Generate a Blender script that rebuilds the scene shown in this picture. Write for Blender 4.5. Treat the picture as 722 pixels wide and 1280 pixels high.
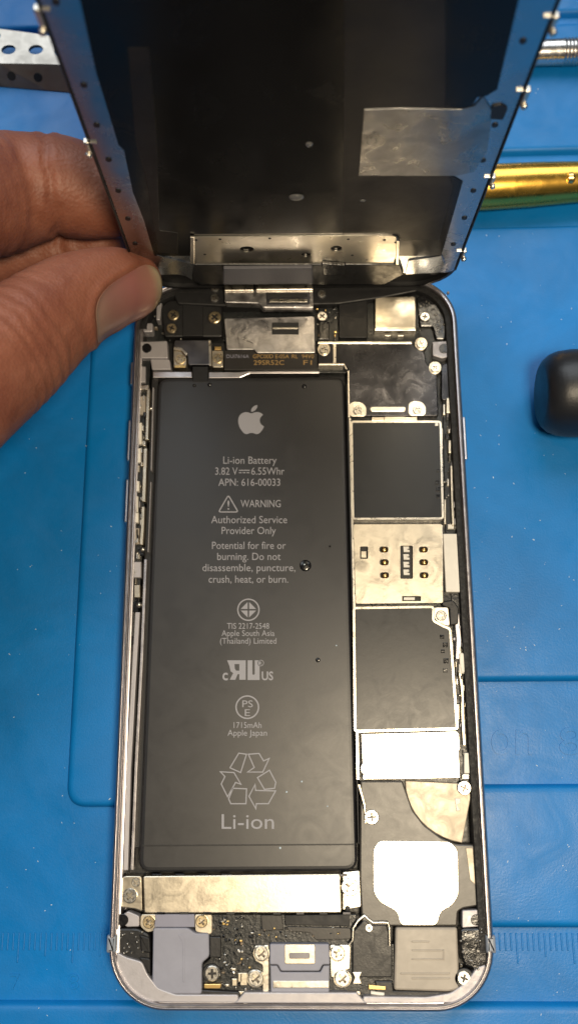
import bpy, bmesh, math, random
from mathutils import Matrix, Vector, noise as mnoise

random.seed(7)
for o in list(bpy.data.objects):
    bpy.data.objects.remove(o)
scene = bpy.context.scene
COL = scene.collection
MM = 0.001

# ------------------------------------------------------------------ camera
CAM = (3.65, -23.65, 171.7)
A_, B_, C_ = .2507, .0322, -.0058
F = 1100.0
ROT = (Matrix.Rotation(C_, 3, 'Z') @ Matrix.Rotation(B_, 3, 'Y') @ Matrix.Rotation(A_, 3, 'X'))
cd = bpy.data.cameras.new('camera')
cam = bpy.data.objects.new('camera', cd)
COL.objects.link(cam)
cam.matrix_world = Matrix.Translation(Vector(CAM) * MM) @ ROT.to_4x4()
cd.sensor_fit = 'VERTICAL'
cd.sensor_height = 36.0
cd.lens = 36.0 * F / 1280.0
cd.clip_start = 0.01
cd.clip_end = 20.0
cd.dof.use_dof = True
cd.dof.focus_distance = 0.163
cd.dof.aperture_fstop = 17.0
scene.camera = cam

# ------------------------------------------------------------------ light
world = bpy.data.worlds.new('World')
scene.world = world
world.use_nodes = True
wb = world.node_tree.nodes['Background']
wb.inputs[0].default_value = (0.80, 0.90, 1.0, 1)
wb.inputs[1].default_value = 0.06

def area(name, loc, target, size, power, color, shape='DISK', size_y=None):
    l = bpy.data.lights.new(name, 'AREA')
    l.shape = shape
    l.size = size * MM
    if size_y:
        l.size_y = size_y * MM
    l.energy = power
    l.color = color
    o = bpy.data.objects.new(name, l)
    COL.objects.link(o)
    o.location = Vector(loc) * MM
    d = (Vector(target) - Vector(loc)).normalized()
    o.rotation_euler = d.to_track_quat('-Z', 'Y').to_euler()
    return o

# the bench lamp whose reflection burns out the metal at the lower right
area('bench_lamp', (54, -56, 275), (15, -15, 0), 62, 0.80, (1.0, .83, .59))
# the ceiling panel of the workshop, a little beyond the open display
area('ceiling_panel', (-150, 1050, 1300), (0, 0, 0), 2000, 24.0, (.90, .96, 1.0), 'RECTANGLE', 1100)

scene.view_settings.view_transform = 'Standard'
scene.view_settings.look = 'None'
scene.view_settings.exposure = 0.0
scene.view_settings.gamma = 1.0
scene.render.engine = 'CYCLES'

# ------------------------------------------------------------------ from the photograph to millimetres
def ray(px, py):
    return Vector(CAM), ROT @ Vector(((px - 361) / F, -(py - 640) / F, -1.0))

def P(px, py, z):
    """photo pixel -> point in mm on the horizontal plane z"""
    c, d = ray(px, py)
    w = c + d * ((z - c.z) / d.z)
    return (w.x, w.y)

def P3(px, py, z):
    a = P(px, py, z)
    return Vector((a[0], a[1], z))

def PY(px, py, y):
    c, d = ray(px, py)
    return c + d * ((y - c.y) / d.y)

def PP(pts, z):
    return [P(a, b, z) for a, b in pts]

# display frame: x right, y up along the panel, z out of its back towards the viewer
D_LOC = Vector((0.25, 66.7, 6.9))
D_ROT = Matrix.Rotation(math.radians(92.5), 3, 'X') @ Matrix.Rotation(math.radians(-1.7), 3, 'Z')

def D(px, py, w=0.0):
    c, d = ray(px, py)
    c = D_ROT.inverted() @ (c - D_LOC)
    d = D_ROT.inverted() @ d
    q = c + d * ((w - c.z) / d.z)
    return (q.x, q.y)

def DD(pts, w=0.0):
    return [D(a, b, w) for a, b in pts]

# ------------------------------------------------------------------ materials
def lin(r, g, b):
    def f(v):
        v /= 255.0
        return v / 12.92 if v <= .04045 else ((v + .055) / 1.055) ** 2.4
    return (f(r), f(g), f(b), 1)

MATS = {}
def mat(name, col, metal=0.0, rough=0.5, spec=0.5, var=0.0, var_scale=300, rvar=0.0, r_scale=250,
        bump=0.0, bump_scale=2000, coat=0.0, aniso=0.0, sss=0.0, col2=None, trans=0.0, mixlo=.35, mixhi=.65):
    m = bpy.data.materials.new(name)
    m.use_nodes = True
    nt = m.node_tree
    b = nt.nodes['Principled BSDF']
    c = col if len(col) == 4 else (*col, 1)
    b.inputs['Base Color'].default_value = c
    b.inputs['Metallic'].default_value = metal
    b.inputs['Roughness'].default_value = rough
    b.inputs['Specular IOR Level'].default_value = spec
    b.inputs['Coat Weight'].default_value = coat
    b.inputs['Coat Roughness'].default_value = .15
    b.inputs['Anisotropic'].default_value = aniso
    b.inputs['Transmission Weight'].default_value = trans
    if sss:
        b.inputs['Subsurface Weight'].default_value = sss
        b.inputs['Subsurface Radius'].default_value = (.0025, .001, .0006)
        b.inputs['Subsurface Scale'].default_value = 1.0
    tc = nt.nodes.new('ShaderNodeTexCoord')
    def noise(scale, detail=5, rough_=.6, dist=0.0):
        n = nt.nodes.new('ShaderNodeTexNoise')
        n.inputs['Scale'].default_value = scale
        n.inputs['Detail'].default_value = detail
        n.inputs['Roughness'].default_value = rough_
        n.inputs['Distortion'].default_value = dist
        nt.links.new(tc.outputs['Object'], n.inputs['Vector'])
        return n
    if var or col2:
        n = noise(var_scale, 6, .6, .6)
        r = nt.nodes.new('ShaderNodeMapRange')
        r.inputs[1].default_value = mixlo
        r.inputs[2].default_value = mixhi
        nt.links.new(n.outputs['Fac'], r.inputs[0])
        mx = nt.nodes.new('ShaderNodeMix')
        mx.data_type = 'RGBA'
        c2 = col2 if col2 else tuple(v * (1 - var) for v in c[:3]) + (1,)
        mx.inputs[6].default_value = c
        mx.inputs[7].default_value = c2
        nt.links.new(r.outputs[0], mx.inputs[0])
        nt.links.new(mx.outputs[2], b.inputs['Base Color'])
    if rvar:
        n = noise(r_scale, 6, .65, 1.2)
        r = nt.nodes.new('ShaderNodeMapRange')
        r.inputs[1].default_value = .3
        r.inputs[2].default_value = .7
        r.inputs[3].default_value = max(.04, rough - rvar)
        r.inputs[4].default_value = min(1, rough + rvar)
        nt.links.new(n.outputs['Fac'], r.inputs[0])
        nt.links.new(r.outputs[0], b.inputs['Roughness'])
    if bump:
        n = noise(bump_scale, 4, .6)
        bp = nt.nodes.new('ShaderNodeBump')
        bp.inputs['Strength'].default_value = bump
        bp.inputs['Distance'].default_value = .0003
        nt.links.new(n.outputs['Fac'], bp.inputs['Height'])
        nt.links.new(bp.outputs[0], b.inputs['Normal'])
    MATS[name] = m
    return m

mat('silicone', lin(6, 117, 192), 0, .43, .36, var=.22, var_scale=38, rvar=.10, r_scale=90, bump=.15, bump_scale=2400)
mat('lint', lin(200, 215, 225), 0, .8)
mat('aluminium', (.54, .515, .53), 1, .36, rvar=.08, r_scale=300, bump=.03, bump_scale=6000)
mat('aluminium_polished', (.70, .665, .68), 1, .34, rvar=.06)
mat('aluminium_matte', (.42, .405, .425), .6, .5, rvar=.1, r_scale=400, bump=.05, bump_scale=4000)
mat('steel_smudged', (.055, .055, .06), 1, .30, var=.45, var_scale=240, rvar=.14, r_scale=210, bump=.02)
mat('steel_bright', (.70, .66, .58), 1, .34, var=.10, var_scale=400, rvar=.10, r_scale=300, bump=.05, bump_scale=1500)
mat('steel_warm', (.68, .61, .49), 1, .36, var=.10, var_scale=420, rvar=.09, r_scale=260, bump=.05, bump_scale=1500)
mat('steel_edge', (.78, .72, .62), 1, .32, rvar=.1, r_scale=600)
mat('steel_foil', (.62, .60, .60), 1, .38, var=.35, var_scale=330, rvar=.16, r_scale=300, bump=.25, bump_scale=500)
mat('screw_steel', (.66, .63, .57), 1, .3, rvar=.1, r_scale=900, bump=.05, bump_scale=3000)
mat('screw_gold', (.72, .58, .36), 1, .32, rvar=.1, r_scale=900)
mat('gold_contact', (.80, .55, .22), 1, .3)
mat('screw_recess', (.16, .14, .12), .8, .45)
mat('recess', (.02, .02, .02), 0, .6)
mat('battery_film', (.013, .013, .015), 0, .40, .66, rvar=.035, r_scale=170, bump=.045, bump_scale=130)
mat('battery_edge', (.012, .012, .013), 0, .5, .4)
mat('print_grey', (.27, .27, .30), 0, .55)
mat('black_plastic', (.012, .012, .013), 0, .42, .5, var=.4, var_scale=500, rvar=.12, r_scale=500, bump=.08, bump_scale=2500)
mat('black_tape', (.010, .010, .011), 0, .5, .35, rvar=.1, bump=.1, bump_scale=900)
mat('black_gloss', (.008, .008, .009), 0, .2, .5, rvar=.1, r_scale=700, bump=.3, bump_scale=700)
mat('speaker_plastic', (.040, .034, .027), 0, .46, 1.0, rvar=.03, r_scale=300, bump=.05, bump_scale=3000)
mat('chip_film', (.005, .006, .008), 0, .36, .55, rvar=.05, r_scale=330, bump=.03, bump_scale=300)
mat('beige_plate', (.52, .45, .35), .4, .5, var=.2, var_scale=250, rvar=.1)
mat('grey_box', (.36, .32, .27), 0, .45, .5, var=.15, var_scale=300, rvar=.08, bump=.03)
mat('cream_plastic', (.74, .71, .64), 0, .45, var=.08, var_scale=300)
mat('lavender', (.27, .275, .33), 0, .5, .4, var=.08, var_scale=300, bump=.03, bump_scale=3000)
mat('lavender_dark', (.24, .24, .30), 0, .5, .4, var=.08, var_scale=300)
mat('flex_grey', (.085, .085, .10), 0, .5, .4, bump=.05)
mat('bracket_grey', (.17, .17, .19), 1, .4, var=.2, var_scale=300, rvar=.1)
mat('flex_film', (.016, .014, .013), 0, .4, .5, bump=.05)
mat('gold_print', (.42, .27, .10), .3, .45)
mat('board', (.012, .014, .015), 0, .35, .5, var=.5, var_scale=700, rvar=.12, r_scale=700, bump=.3, bump_scale=1500)
mat('gasket', (.012, .012, .013), 0, .6, .4, var=.6, var_scale=1500, rvar=.2, r_scale=1500, bump=.6, bump_scale=1400)
mat('antenna_band', (.24, .27, .32), 0, .4)
mat('panel_steel', (.42, .44, .47), 1, .26, var=.06, var_scale=200, rvar=.08, r_scale=120, bump=.02)
mat('panel_film', (.004, .004, .0045), 0, .22, .22, rvar=.10, r_scale=70, bump=.05, bump_scale=500)
mat('panel_film_brown', (.013, .011, .010), 0, .40, .3, var=.5, var_scale=110, rvar=.1, r_scale=90, bump=.1, bump_scale=400)
mat('glass_black', (.004, .004, .005), 0, .12, .5)
mat('bezel', (.009, .009, .010), 0, .4, .4)
mat('foil_tape', (.34, .335, .33), 1, .33, var=.3, var_scale=150, rvar=.14, r_scale=160, bump=.35, bump_scale=260)
mat('droplet', (.9, .9, .9), 0, .06, .6, trans=.9)
mat('gold_anodised', (.86, .50, .09), 1, .27, rvar=.05, bump=.02)
mat('tool_steel', (.70, .68, .66), 1, .26, rvar=.08, bump=.04)
mat('tool_bar', (.42, .39, .35), 1, .42, var=.2, var_scale=90, rvar=.1)
mat('rubber', (.010, .011, .014), 0, .42, .5, rvar=.06, r_scale=120, bump=.12, bump_scale=1800)
mat('solder', (.55, .52, .47), 1, .32)
mat('ceramic', (.20, .15, .10), 0, .5)

# ------------------------------------------------------------------ mesh helpers (all in mm)
def link(name, me, material, parent=None):
    o = bpy.data.objects.new(name, me)
    COL.objects.link(o)
    if material is not None:
        if isinstance(material, (list, tuple)):
            for m in material:
                me.materials.append(MATS[m])
        else:
            me.materials.append(MATS[material])
    if parent is not None:
        o.parent = parent
    return o

def build(name, bm, material, parent=None, smooth=None):
    bmesh.ops.recalc_face_normals(bm, faces=bm.faces)
    for v in bm.verts:
        v.co *= MM
    me = bpy.data.meshes.new(name)
    bm.to_mesh(me)
    bm.free()
    if smooth:
        for p in me.polygons:
            p.use_smooth = True
        if smooth < 180:
            me.set_sharp_from_angle(angle=math.radians(smooth))
    return link(name, me, material, parent)

def thing(name, label, cat, loc=(0, 0, 0), group=None):
    o = bpy.data.objects.new(name, None)
    o.empty_display_size = .01
    COL.objects.link(o)
    o.location = Vector(loc) * MM
    tag(o, label, cat, group)
    return o

def tag(o, label=None, cat=None, group=None, kind=None):
    if label: o['label'] = label
    if cat: o['category'] = cat
    if group: o['group'] = group
    if kind: o['kind'] = kind
    return o

def ccw(pts):
    a = sum(pts[i][0] * pts[(i + 1) % len(pts)][1] - pts[(i + 1) % len(pts)][0] * pts[i][1] for i in range(len(pts)))
    return list(pts) if a > 0 else list(pts)[::-1]

def offset(pts, d):
    """mitred inset (d > 0 shrinks) of a counter-clockwise polygon"""
    n = len(pts)
    out = []
    for i in range(n):
        p0, p1, p2 = Vector(pts[i - 1]), Vector(pts[i]), Vector(pts[(i + 1) % n])
        a = (p1 - p0); b = (p2 - p1)
        if a.length < 1e-9 or b.length < 1e-9:
            out.append(tuple(p1)); continue
        a.normalize(); b.normalize()
        n1 = Vector((-a.y, a.x)); n2 = Vector((-b.y, b.x))
        m = n1 + n2
        if m.length < 1e-6:
            out.append(tuple(p1 + n1 * d)); continue
        m.normalize()
        k = max(.4, m.dot(n1))
        out.append(tuple(p1 + m * (d / k)))
    return out

def fillet(pts, r, n=5):
    out = []
    N = len(pts)
    for i in range(N):
        rr = r[i] if isinstance(r, (list, tuple)) else r
        p0, p1, p2 = Vector(pts[i - 1]), Vector(pts[i]), Vector(pts[(i + 1) % N])
        a = p0 - p1; b = p2 - p1
        k = min(rr, a.length * .45, b.length * .45)
        if k < 1e-4:
            out.append(tuple(p1)); continue
        s = p1 + a.normalized() * k; e = p1 + b.normalized() * k
        for j in range(n + 1):
            t = j / n
            out.append(tuple(s * (1 - t) ** 2 + p1 * 2 * t * (1 - t) + e * t * t))
    return out

def rings_mesh(bm, rings, cap0=True, cap1=True):
    """rings: lists of equal length of 3-vectors, lofted"""
    vs = [[bm.verts.new(p) for p in r] for r in rings]
    n = len(vs[0])
    for a, b in zip(vs, vs[1:]):
        for i in range(n):
            bm.faces.new((a[i], a[(i + 1) % n], b[(i + 1) % n], b[i]))
    if cap0: bm.faces.new(vs[0][::-1])
    if cap1: bm.faces.new(vs[-1])
    return vs

def prism_bm(bm, pts, z0, z1, bev=.12):
    pts = ccw(pts)
    z = lambda P_, h: [(p[0], p[1], h) for p in P_]
    if bev > 0:
        bev = min(bev, abs(z1 - z0) * .45)
        q = offset(pts, bev * .35)
        q2 = offset(pts, bev)
        rings_mesh(bm, [z(pts, z0), z(pts, z1 - bev), z(q, z1 - bev * .3), z(q2, z1)])
    else:
        rings_mesh(bm, [z(pts, z0), z(pts, z1)])

def prism(name, pts, z0, z1, material, parent, bev=.12, smooth=None):
    bm = bmesh.new()
    prism_bm(bm, pts, z0, z1, bev)
    return build(name, bm, material, parent, smooth)

def pbox(name, x0, y0, x1, y1, z0, z1, material, parent, bev=.12, r=0):
    """box from a photo-pixel rectangle seen at height z1"""
    pts = PP([(x0, y0), (x1, y0), (x1, y1), (x0, y1)], z1)
    if r: pts = fillet(pts, r)
    return prism(name, pts, z0, z1, material, parent, bev)

def ppoly(name, px, z0, z1, material, parent, bev=.12, r=0):
    pts = PP(px, z1)
    if r: pts = fillet(pts, r)
    return prism(name, pts, z0, z1, material, parent, bev)

def circle(c, r, n=32, ph=0):
    return [(c[0] + r * math.cos(ph + 2 * math.pi * i / n), c[1] + r * math.sin(ph + 2 * math.pi * i / n)) for i in range(n)]

def plate_holes(name, outer, holes, z0, z1, material, parent):
    """a sheet with real holes"""
    bm = bmesh.new()
    loops = []
    for pts in [outer] + holes:
        vs = [bm.verts.new((p[0], p[1], z1)) for p in pts]
        es = [bm.edges.new((vs[i], vs[(i + 1) % len(vs)])) for i in range(len(vs))]
        loops.append(es)
    bmesh.ops.triangle_fill(bm, edges=[e for l in loops for e in l], use_beauty=True)
    f = list(bm.faces)
    r = bmesh.ops.extrude_face_region(bm, geom=f)
    for v in [g for g in r['geom'] if isinstance(g, bmesh.types.BMVert)]:
        v.co.z = z0
    return build(name, bm, material, parent)

def stroke_ring(bm, pts, w, z0, z1):
    pts = ccw(pts)
    o = offset(pts, -w / 2); i = offset(pts, w / 2)
    n = len(pts)
    V = lambda q, z: [bm.verts.new((p[0], p[1], z)) for p in q]
    a, b, c, d = V(o, z0), V(o, z1), V(i, z1), V(i, z0)
    for A, B in ((a, b), (b, c), (c, d)):
        for k in range(n):
            bm.faces.new((A[k], A[(k + 1) % n], B[(k + 1) % n], B[k]))

def tube_bm(bm, pts, radii, n=10, cap=True):
    pts = [Vector(p) for p in pts]
    if not isinstance(radii, (list, tuple)): radii = [radii] * len(pts)
    rings = []
    up = Vector((0, 0, 1))
    for i, p in enumerate(pts):
        t = (pts[min(i + 1, len(pts) - 1)] - pts[max(i - 1, 0)]).normalized()
        u = up if abs(t.dot(up)) < .95 else Vector((1, 0, 0))
        s = t.cross(u).normalized(); v = s.cross(t).normalized()
        rings.append([tuple(p + (s * math.cos(2 * math.pi * k / n) + v * math.sin(2 * math.pi * k / n)) * radii[i]) for k in range(n)])
    rings_mesh(bm, rings, cap, cap)

def lathe_bm(bm, origin, axis, prof, n=40):
    """prof: list of (distance along axis, radius)"""
    o = Vector(origin); a = Vector(axis).normalized()
    u = Vector((0, 0, 1)) if abs(a.z) < .9 else Vector((1, 0, 0))
    s = a.cross(u).normalized(); v = s.cross(a).normalized()
    rings = [[tuple(o + a * d + (s * math.cos(2 * math.pi * k / n) + v * math.sin(2 * math.pi * k / n)) * max(r, 1e-3)) for k in range(n)] for d, r in prof]
    rings_mesh(bm, rings)

def text_mesh(body, shear=0.0, off=0.0):
    cu = bpy.data.curves.new('text', 'FONT')
    cu.body = body
    cu.size = 1.0
    cu.shear = shear
    cu.offset = off
    cu.extrude = .004
    cu.resolution_u = 3
    o = bpy.data.objects.new('text', cu)
    COL.objects.link(o)
    dg = bpy.context.evaluated_depsgraph_get()
    me = bpy.data.meshes.new_from_object(o.evaluated_get(dg))
    bpy.data.objects.remove(o)
    bpy.data.curves.remove(cu)
    return me

def text(name, body, xl, xr, base, cap, z, material, parent, thick=.03, shear=0.0, off=0.0, project=None):
    """flat printed text between photo columns xl..xr on the given baseline row, cap = cap height in pixels"""
    me = text_mesh(body, shear, off)
    xs = [v.co.x for v in me.vertices]
    x0, x1 = min(xs), max(xs)
    pr = project or (lambda a, b: P(a, b, z))
    for v in me.vertices:
        a = xl + (v.co.x - x0) / (x1 - x0) * (xr - xl)
        b = base - v.co.y / .728 * cap
        q = pr(a, b)
        v.co = Vector((q[0], q[1], z + (thick if v.co.z > 0 else -.01))) * MM
    return link(name, me, material, parent)

SCREW = {}
def screw_mesh(material, r, style='cross'):
    key = (material, round(r, 2), style)
    if key in SCREW: return SCREW[key]
    bm = bmesh.new()
    n = 28
    if style == 'cross':
        a, b = .16 * r, .60 * r
        cr = [(a, b), (-a, b), (-a, a), (-b, a), (-b, -a), (-a, -a), (-a, -b), (a, -b), (a, -a), (b, -a), (b, a), (a, a)]
    else:
        cr = []
        for i in range(10):
            rr = (.52 if i % 2 == 0 else .26) * r
            cr.append((rr * math.cos(math.pi * i / 5), rr * math.sin(math.pi * i / 5)))
    cr = ccw(cr)
    ring = lambda rr, z: [bm.verts.new((rr * math.cos(2 * math.pi * i / n), rr * math.sin(2 * math.pi * i / n), z)) for i in range(n)]
    r0, r1, r2 = ring(r, -.45), ring(r, .10), ring(r * .88, .2)
    for A, B in ((r0, r1), (r1, r2)):
        for i in range(n):
            bm.faces.new((A[i], A[(i + 1) % n], B[(i + 1) % n], B[i]))
    ct = [bm.verts.new((p[0], p[1], .2)) for p in cr]
    cb = [bm.verts.new((p[0] * .8, p[1] * .8, -.2)) for p in cr]
    m = len(cr)
    e = [bm.edges.get((r2[i], r2[(i + 1) % n])) for i in range(n)]
    e += [bm.edges.new((ct[i], ct[(i + 1) % m])) for i in range(m)]
    bmesh.ops.triangle_fill(bm, edges=e, use_beauty=True)
    for i in range(m):
        bm.faces.new((ct[(i + 1) % m], ct[i], cb[i], cb[(i + 1) % m])).material_index = 1
    bm.faces.new(cb).material_index = 1
    for v in bm.verts: v.co *= MM
    bmesh.ops.recalc_face_normals(bm, faces=bm.faces)
    me = bpy.data.meshes.new('screw')
    bm.to_mesh(me); bm.free()
    me.materials.append(MATS[material]); me.materials.append(MATS['screw_recess'])
    SCREW[key] = me
    return me

def screw(px, py, z, r, parent, material='screw_steel', style='cross', boss=None):
    me = screw_mesh(material, r, style)
    o = bpy.data.objects.new('screw', me)
    COL.objects.link(o)
    o.parent = parent
    x, y = P(px, py, z + .2)
    o.location = Vector((x, y, z)) * MM
    o.rotation_euler.z = random.uniform(0, 1.5)
    o.rotation_euler.x = random.uniform(-.04, .04)
    return o

# ================================================================== the mat
mat_o = prism('repair_mat', [(-220, -190), (200, -190), (200, 260), (-220, 260)], -4, -1.5, 'silicone', None, .3)
tag(mat_o, 'blue silicone repair mat with raised panels and a moulded ruler', kind='structure')
YL = [P(650, y, 0)[1] for y in (18, 190, 280, 852, 980, 1162, 1254)]
XL = -44.0
def panel(x0, y0, x1, y1):
    return panel_poly([(x0, y0), (x1, y0), (x1, y1), (x0, y1)])
def panel_poly(L_):
    q_ = ccw(fillet(L_, 4.0, 8))
    bm = bmesh.new()
    rings_mesh(bm, [[(p[0], p[1], z) for p in offset(q_, d)] for d, z in ((0, -1.7), (.15, -1.25), (.4, -.6), (.75, -.2), (1.2, -.04), (1.7, 0))])
    return build('raised_panel', bm, 'silicone', mat_o, 40)
yb = P(88, 1010, 0)[1]
panel_poly([(XL, yb), (-25, yb), (-25, YL[3]), (190, YL[3]), (190, YL[2]), (XL, YL[2])])
panel(-29, YL[5], 190, YL[4])
panel(-210, -182, 190, YL[6])
panel(-210, YL[1], 190, YL[0] - 2.2)
panel(-210, YL[0], 190, 250)
# moulded ruler
tk = {}
def tick(x, h, y):
    if h not in tk:
        bm = bmesh.new(); prism_bm(bm, [(-.16, -h), (.16, -h), (.16, 0), (-.16, 0)], -1.6, -1.34, .1)
        for v in bm.verts: v.co *= MM
        me = bpy.data.meshes.new('ruler_tick'); bm.to_mesh(me); bm.free(); me.materials.append(MATS['silicone']); tk[h] = me
    o = bpy.data.objects.new('ruler_tick', tk[h]); COL.objects.link(o); o.parent = mat_o
    o.location = Vector((x, y, 0)) * MM
xt, yt = P(92, 1166, -1.4)
for i in range(-21, 100):
    x = xt + i
    if -33 < x < 33: continue
    if x > 55: break
    tick(x, 5.0 if i % 10 == 0 else (3.9 if i % 5 == 0 else 2.9), yt)
def emboss(body, xl, xr, base, cap, z=-1.5, th=.16):
    return text('moulded_numeral', body, xl, xr, base, cap, z, 'silicone', mat_o, th)
emboss('7', 13, 25, 1236, 20); emboss('8', 86, 99, 1236, 20)
emboss('on', 613, 664, 943, 50); emboss('8', 698, 726, 943, 36)
# lint
bm = bmesh.new()
for i in range(165):
    if i < 100: px, py = random.uniform(590, 722), random.uniform(280, 1275)
    elif i < 148: px, py = random.uniform(0, 150), random.uniform(520, 1275)
    else: px, py = random.uniform(0, 722), random.uniform(0, 300)
    x, y = P(px, py, 0)
    ch = (YL[3] < y < YL[2] or YL[5] < y < YL[4]) and x > XL or y < YL[6] or y > YL[1]
    z = .03 if ch else -1.47
    if abs(y - YL[0]) < 3.5 or min(abs(y - q) for q in YL[1:]) < .8: continue
    s = random.uniform(.04, .11) * (1.5 if random.random() < .1 else 1)
    a = random.uniform(0, 3.14); e = random.uniform(1, 2.6)
    c = [(s * e * math.cos(t) , s * .6 * math.sin(t)) for t in (0, 1.1, 2.2, 3.3, 4.4, 5.4)]
    c = [(x + math.cos(a) * u - math.sin(a) * v, y + math.sin(a) * u + math.cos(a) * v) for u, v in c]
    prism_bm(bm, c, z - .03, z + .05, .02)
lint = build('lint', bm, 'lint')
tag(lint, 'tiny pale specks of lint scattered over the blue mat', 'lint', kind='stuff')

# ================================================================== the phone
phone = thing('smartphone', 'opened smartphone body showing its battery and boards, lying on the blue mat', 'smartphone')

def rrect(d, n=12, w=33.55, h=69.15, r=10.5):
    w -= d; h -= d; r = max(r - d, .6)
    out = []
    for cx, cy, a0 in ((w - r, h - r, 0), (-w + r, h - r, 90), (-w + r, -h + r, 180), (w - r, -h + r, 270)):
        for i in range(n + 1):
            a = math.radians(a0 + 90 * i / n)
            out.append((cx + r * math.cos(a), cy + r * math.sin(a)))
    return out

RIM = 6.2
bm = bmesh.new()
prof = [(3.2, .05), (1.7, .25), (.75, .85), (.2, 1.8), (0, 3.0), (.05, 4.2), (.25, 5.2), (.55, 5.9), (.75, 6.1), (.95, RIM), (1.25, RIM), (1.4, 6.05), (1.45, 5.0), (2.0, 4.9), (2.1, 1.2)]
rings = [[(p[0], p[1], z) for p in rrect(d)] for d, z in prof]
vs = rings_mesh(bm, rings)
housing = build('housing', bm, 'aluminium', phone, 35)
# bright chamfer line along the rim
bm = bmesh.new()
rr = [[(p[0], p[1], z) for p in rrect(d)] for d, z in ((.42, 5.9), (.60, 6.12), (.78, 6.2), (.9, 6.26), (.95, 6.1))]
rings_mesh(bm, rr, False, False)
build('chamfer', bm, 'aluminium_polished', housing, 60)
# black gasket ledge inside the rim, right side and top
bm = bmesh.new()
gp_ = ((1.5, 4.6), (1.5, 5.25), (1.7, 5.35), (2.6, 5.3), (2.75, 5.1), (2.75, 2.0))
rr = [[(p[0], p[1], z) for p in rrect(d)] for d, z in gp_]
idx = [i for i, p in enumerate(rrect(1.5)) if (p[0] > 0 and p[1] > -60) or p[1] > 57]
ids = [i for i in idx if rrect(1.5)[i][1] < 0] + [i for i in idx if rrect(1.5)[i][1] > 0]
vs = [[bm.verts.new(r_[i]) for i in ids] for r_ in rr]
for a_, b_ in zip(vs, vs[1:]):
    for i in range(len(ids) - 1):
        bm.faces.new((a_[i], a_[i + 1], b_[i + 1], b_[i]))
build('gasket', bm, 'gasket', housing, 40)
# thin bright inner lip on the left
bm = bmesh.new()
prism_bm(bm, [(-32.05, -56), (-31.75, -56), (-31.75, 57.5), (-32.05, 57.5)], 3.0, 5.5, .08)
build('inner_lip', bm, 'aluminium_polished', housing)
# inner floor
prism('tray', rrect(2.3), 1.21, 1.6, 'black_plastic', housing, 0)
# corner webs of the bottom end, bare aluminium
for pts in ([(-31.9, -59.6), (-31.9, -63), (-29.5, -66.0), (-26, -67.5), (-21.0, -67.6), (-10.6, -67.6), (-10.6, -66.3), (-21.5, -66.3), (-24.5, -65.3), (-26.4, -63.2), (-27.4, -61.2), (-30.4, -60.4)],
            [(31.9, -61.5), (31.4, -64), (29.3, -66.2), (26, -67.5), (21.0, -67.6), (10.6, -67.6), (10.6, -66.5), (21.5, -66.6), (25.5, -66.0), (28.3, -64.3), (30.2, -62.0)]):
    prism('corner_web', fillet(pts, .55, 5), 2.0, 5.35, 'aluminium_matte', housing, .2)
pts = [(-11.3, -67.62), (11.3, -67.62), (9.6, -65.9), (-9.6, -65.9)]
prism('dock_sill', pts, 2.0, 5.5, 'aluminium_matte', housing, .2)
# side keys
def side_key(y0, y1, side, z0=2.6, z1=4.6, out=.45):
    x = 33.45
    bm = bmesh.new()
    a = Vector((side * (x - .3), y0, 0)); b = Vector((side * (x + out), y1, 0))
    prism_bm(bm, fillet([(a.x, y0), (b.x, y0), (b.x, y1), (a.x, y1)], .35), z0, z1, .2)
    build('side_key', bm, 'aluminium_polished', housing)
Yl = lambda px, py: P(px, py, 4)[1]
side_key(Yl(161, 482), Yl(161, 454), -1)
side_key(Yl(158, 577), Yl(158, 526), -1)
side_key(Yl(154, 654), Yl(154, 600), -1)
side_key(Yl(582, 575), Yl(582, 522), 1)
for s in (-1, 1):
    y0, y1 = P(136, 1188, 4)[1], P(136, 1166, 4)[1]
    prism('antenna_band', fillet([(s * 31.9, y0), (s * 33.57, y0), (s * 33.57, y1), (s * 31.9, y1)], .3), 2.2, 6.24, 'antenna_band', housing, .5)

# ---------------------------------------------------------------- battery
ZB = 5.0
bt = PP([(197, 472), (430, 470), (446.5, 1089), (172.5, 1091)], ZB)
bm = bmesh.new()
q = ccw(fillet(bt, 2.2))
zz = lambda P_, h: [(p[0], p[1], h) for p in P_]
rings_mesh(bm, [zz(q, 1.6), zz(q, 4.2), zz(offset(q, .15), 4.7), zz(offset(q, .45), 4.93), zz(offset(q, .9), ZB)])
battery = build('battery', bm, 'battery_film', phone)
tag(battery, 'black lithium battery pouch with grey printing')
# folded seal at its foot
prism('seal_crease', PP([(177, 1056.2), (443, 1054.6), (443, 1056.4), (177, 1058)], ZB), ZB - .05, ZB + .05, 'battery_edge', battery, .02)
prism('side_wrap', PP([(431.6, 480), (437, 480), (449, 1056), (446.6, 1056)], 4.4), 1.6, 4.4, 'battery_edge', battery, .15)
prism('top_wrap', PP([(190, 470), (198, 470), (186, 800), (180, 1060), (168, 1060), (176, 800)], 3.6), 1.6, 3.6, 'battery_edge', battery, .15)
ZT = ZB + .004
def bl(body, xl, xr, base, cap=9.6, **k):
    return text('printed_text', body, xl, xr, base, cap, ZT, 'print_grey', battery, **k)
bl('Li-ion Battery', 279, 345.6, 579.7)
bl('3.82 V', 269, 297, 593.4); bl('6.55Whr', 314, 355.3, 593.4)
bl('APN: 616-00033', 273, 350, 607.3)
bl('WARNING', 300.7, 350.6, 634)
bl('Authorized Service', 264, 358.6, 654)
bl('Provider Only', 277, 344.6, 667.6)
bl('Potential for fire or', 265, 357, 686.2)
bl('burning. Do not', 271.5, 350.6, 700)
bl('disassemble, puncture,', 253, 369, 714)
bl('crush, heat, or burn.', 260.8, 360, 728.4)
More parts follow.
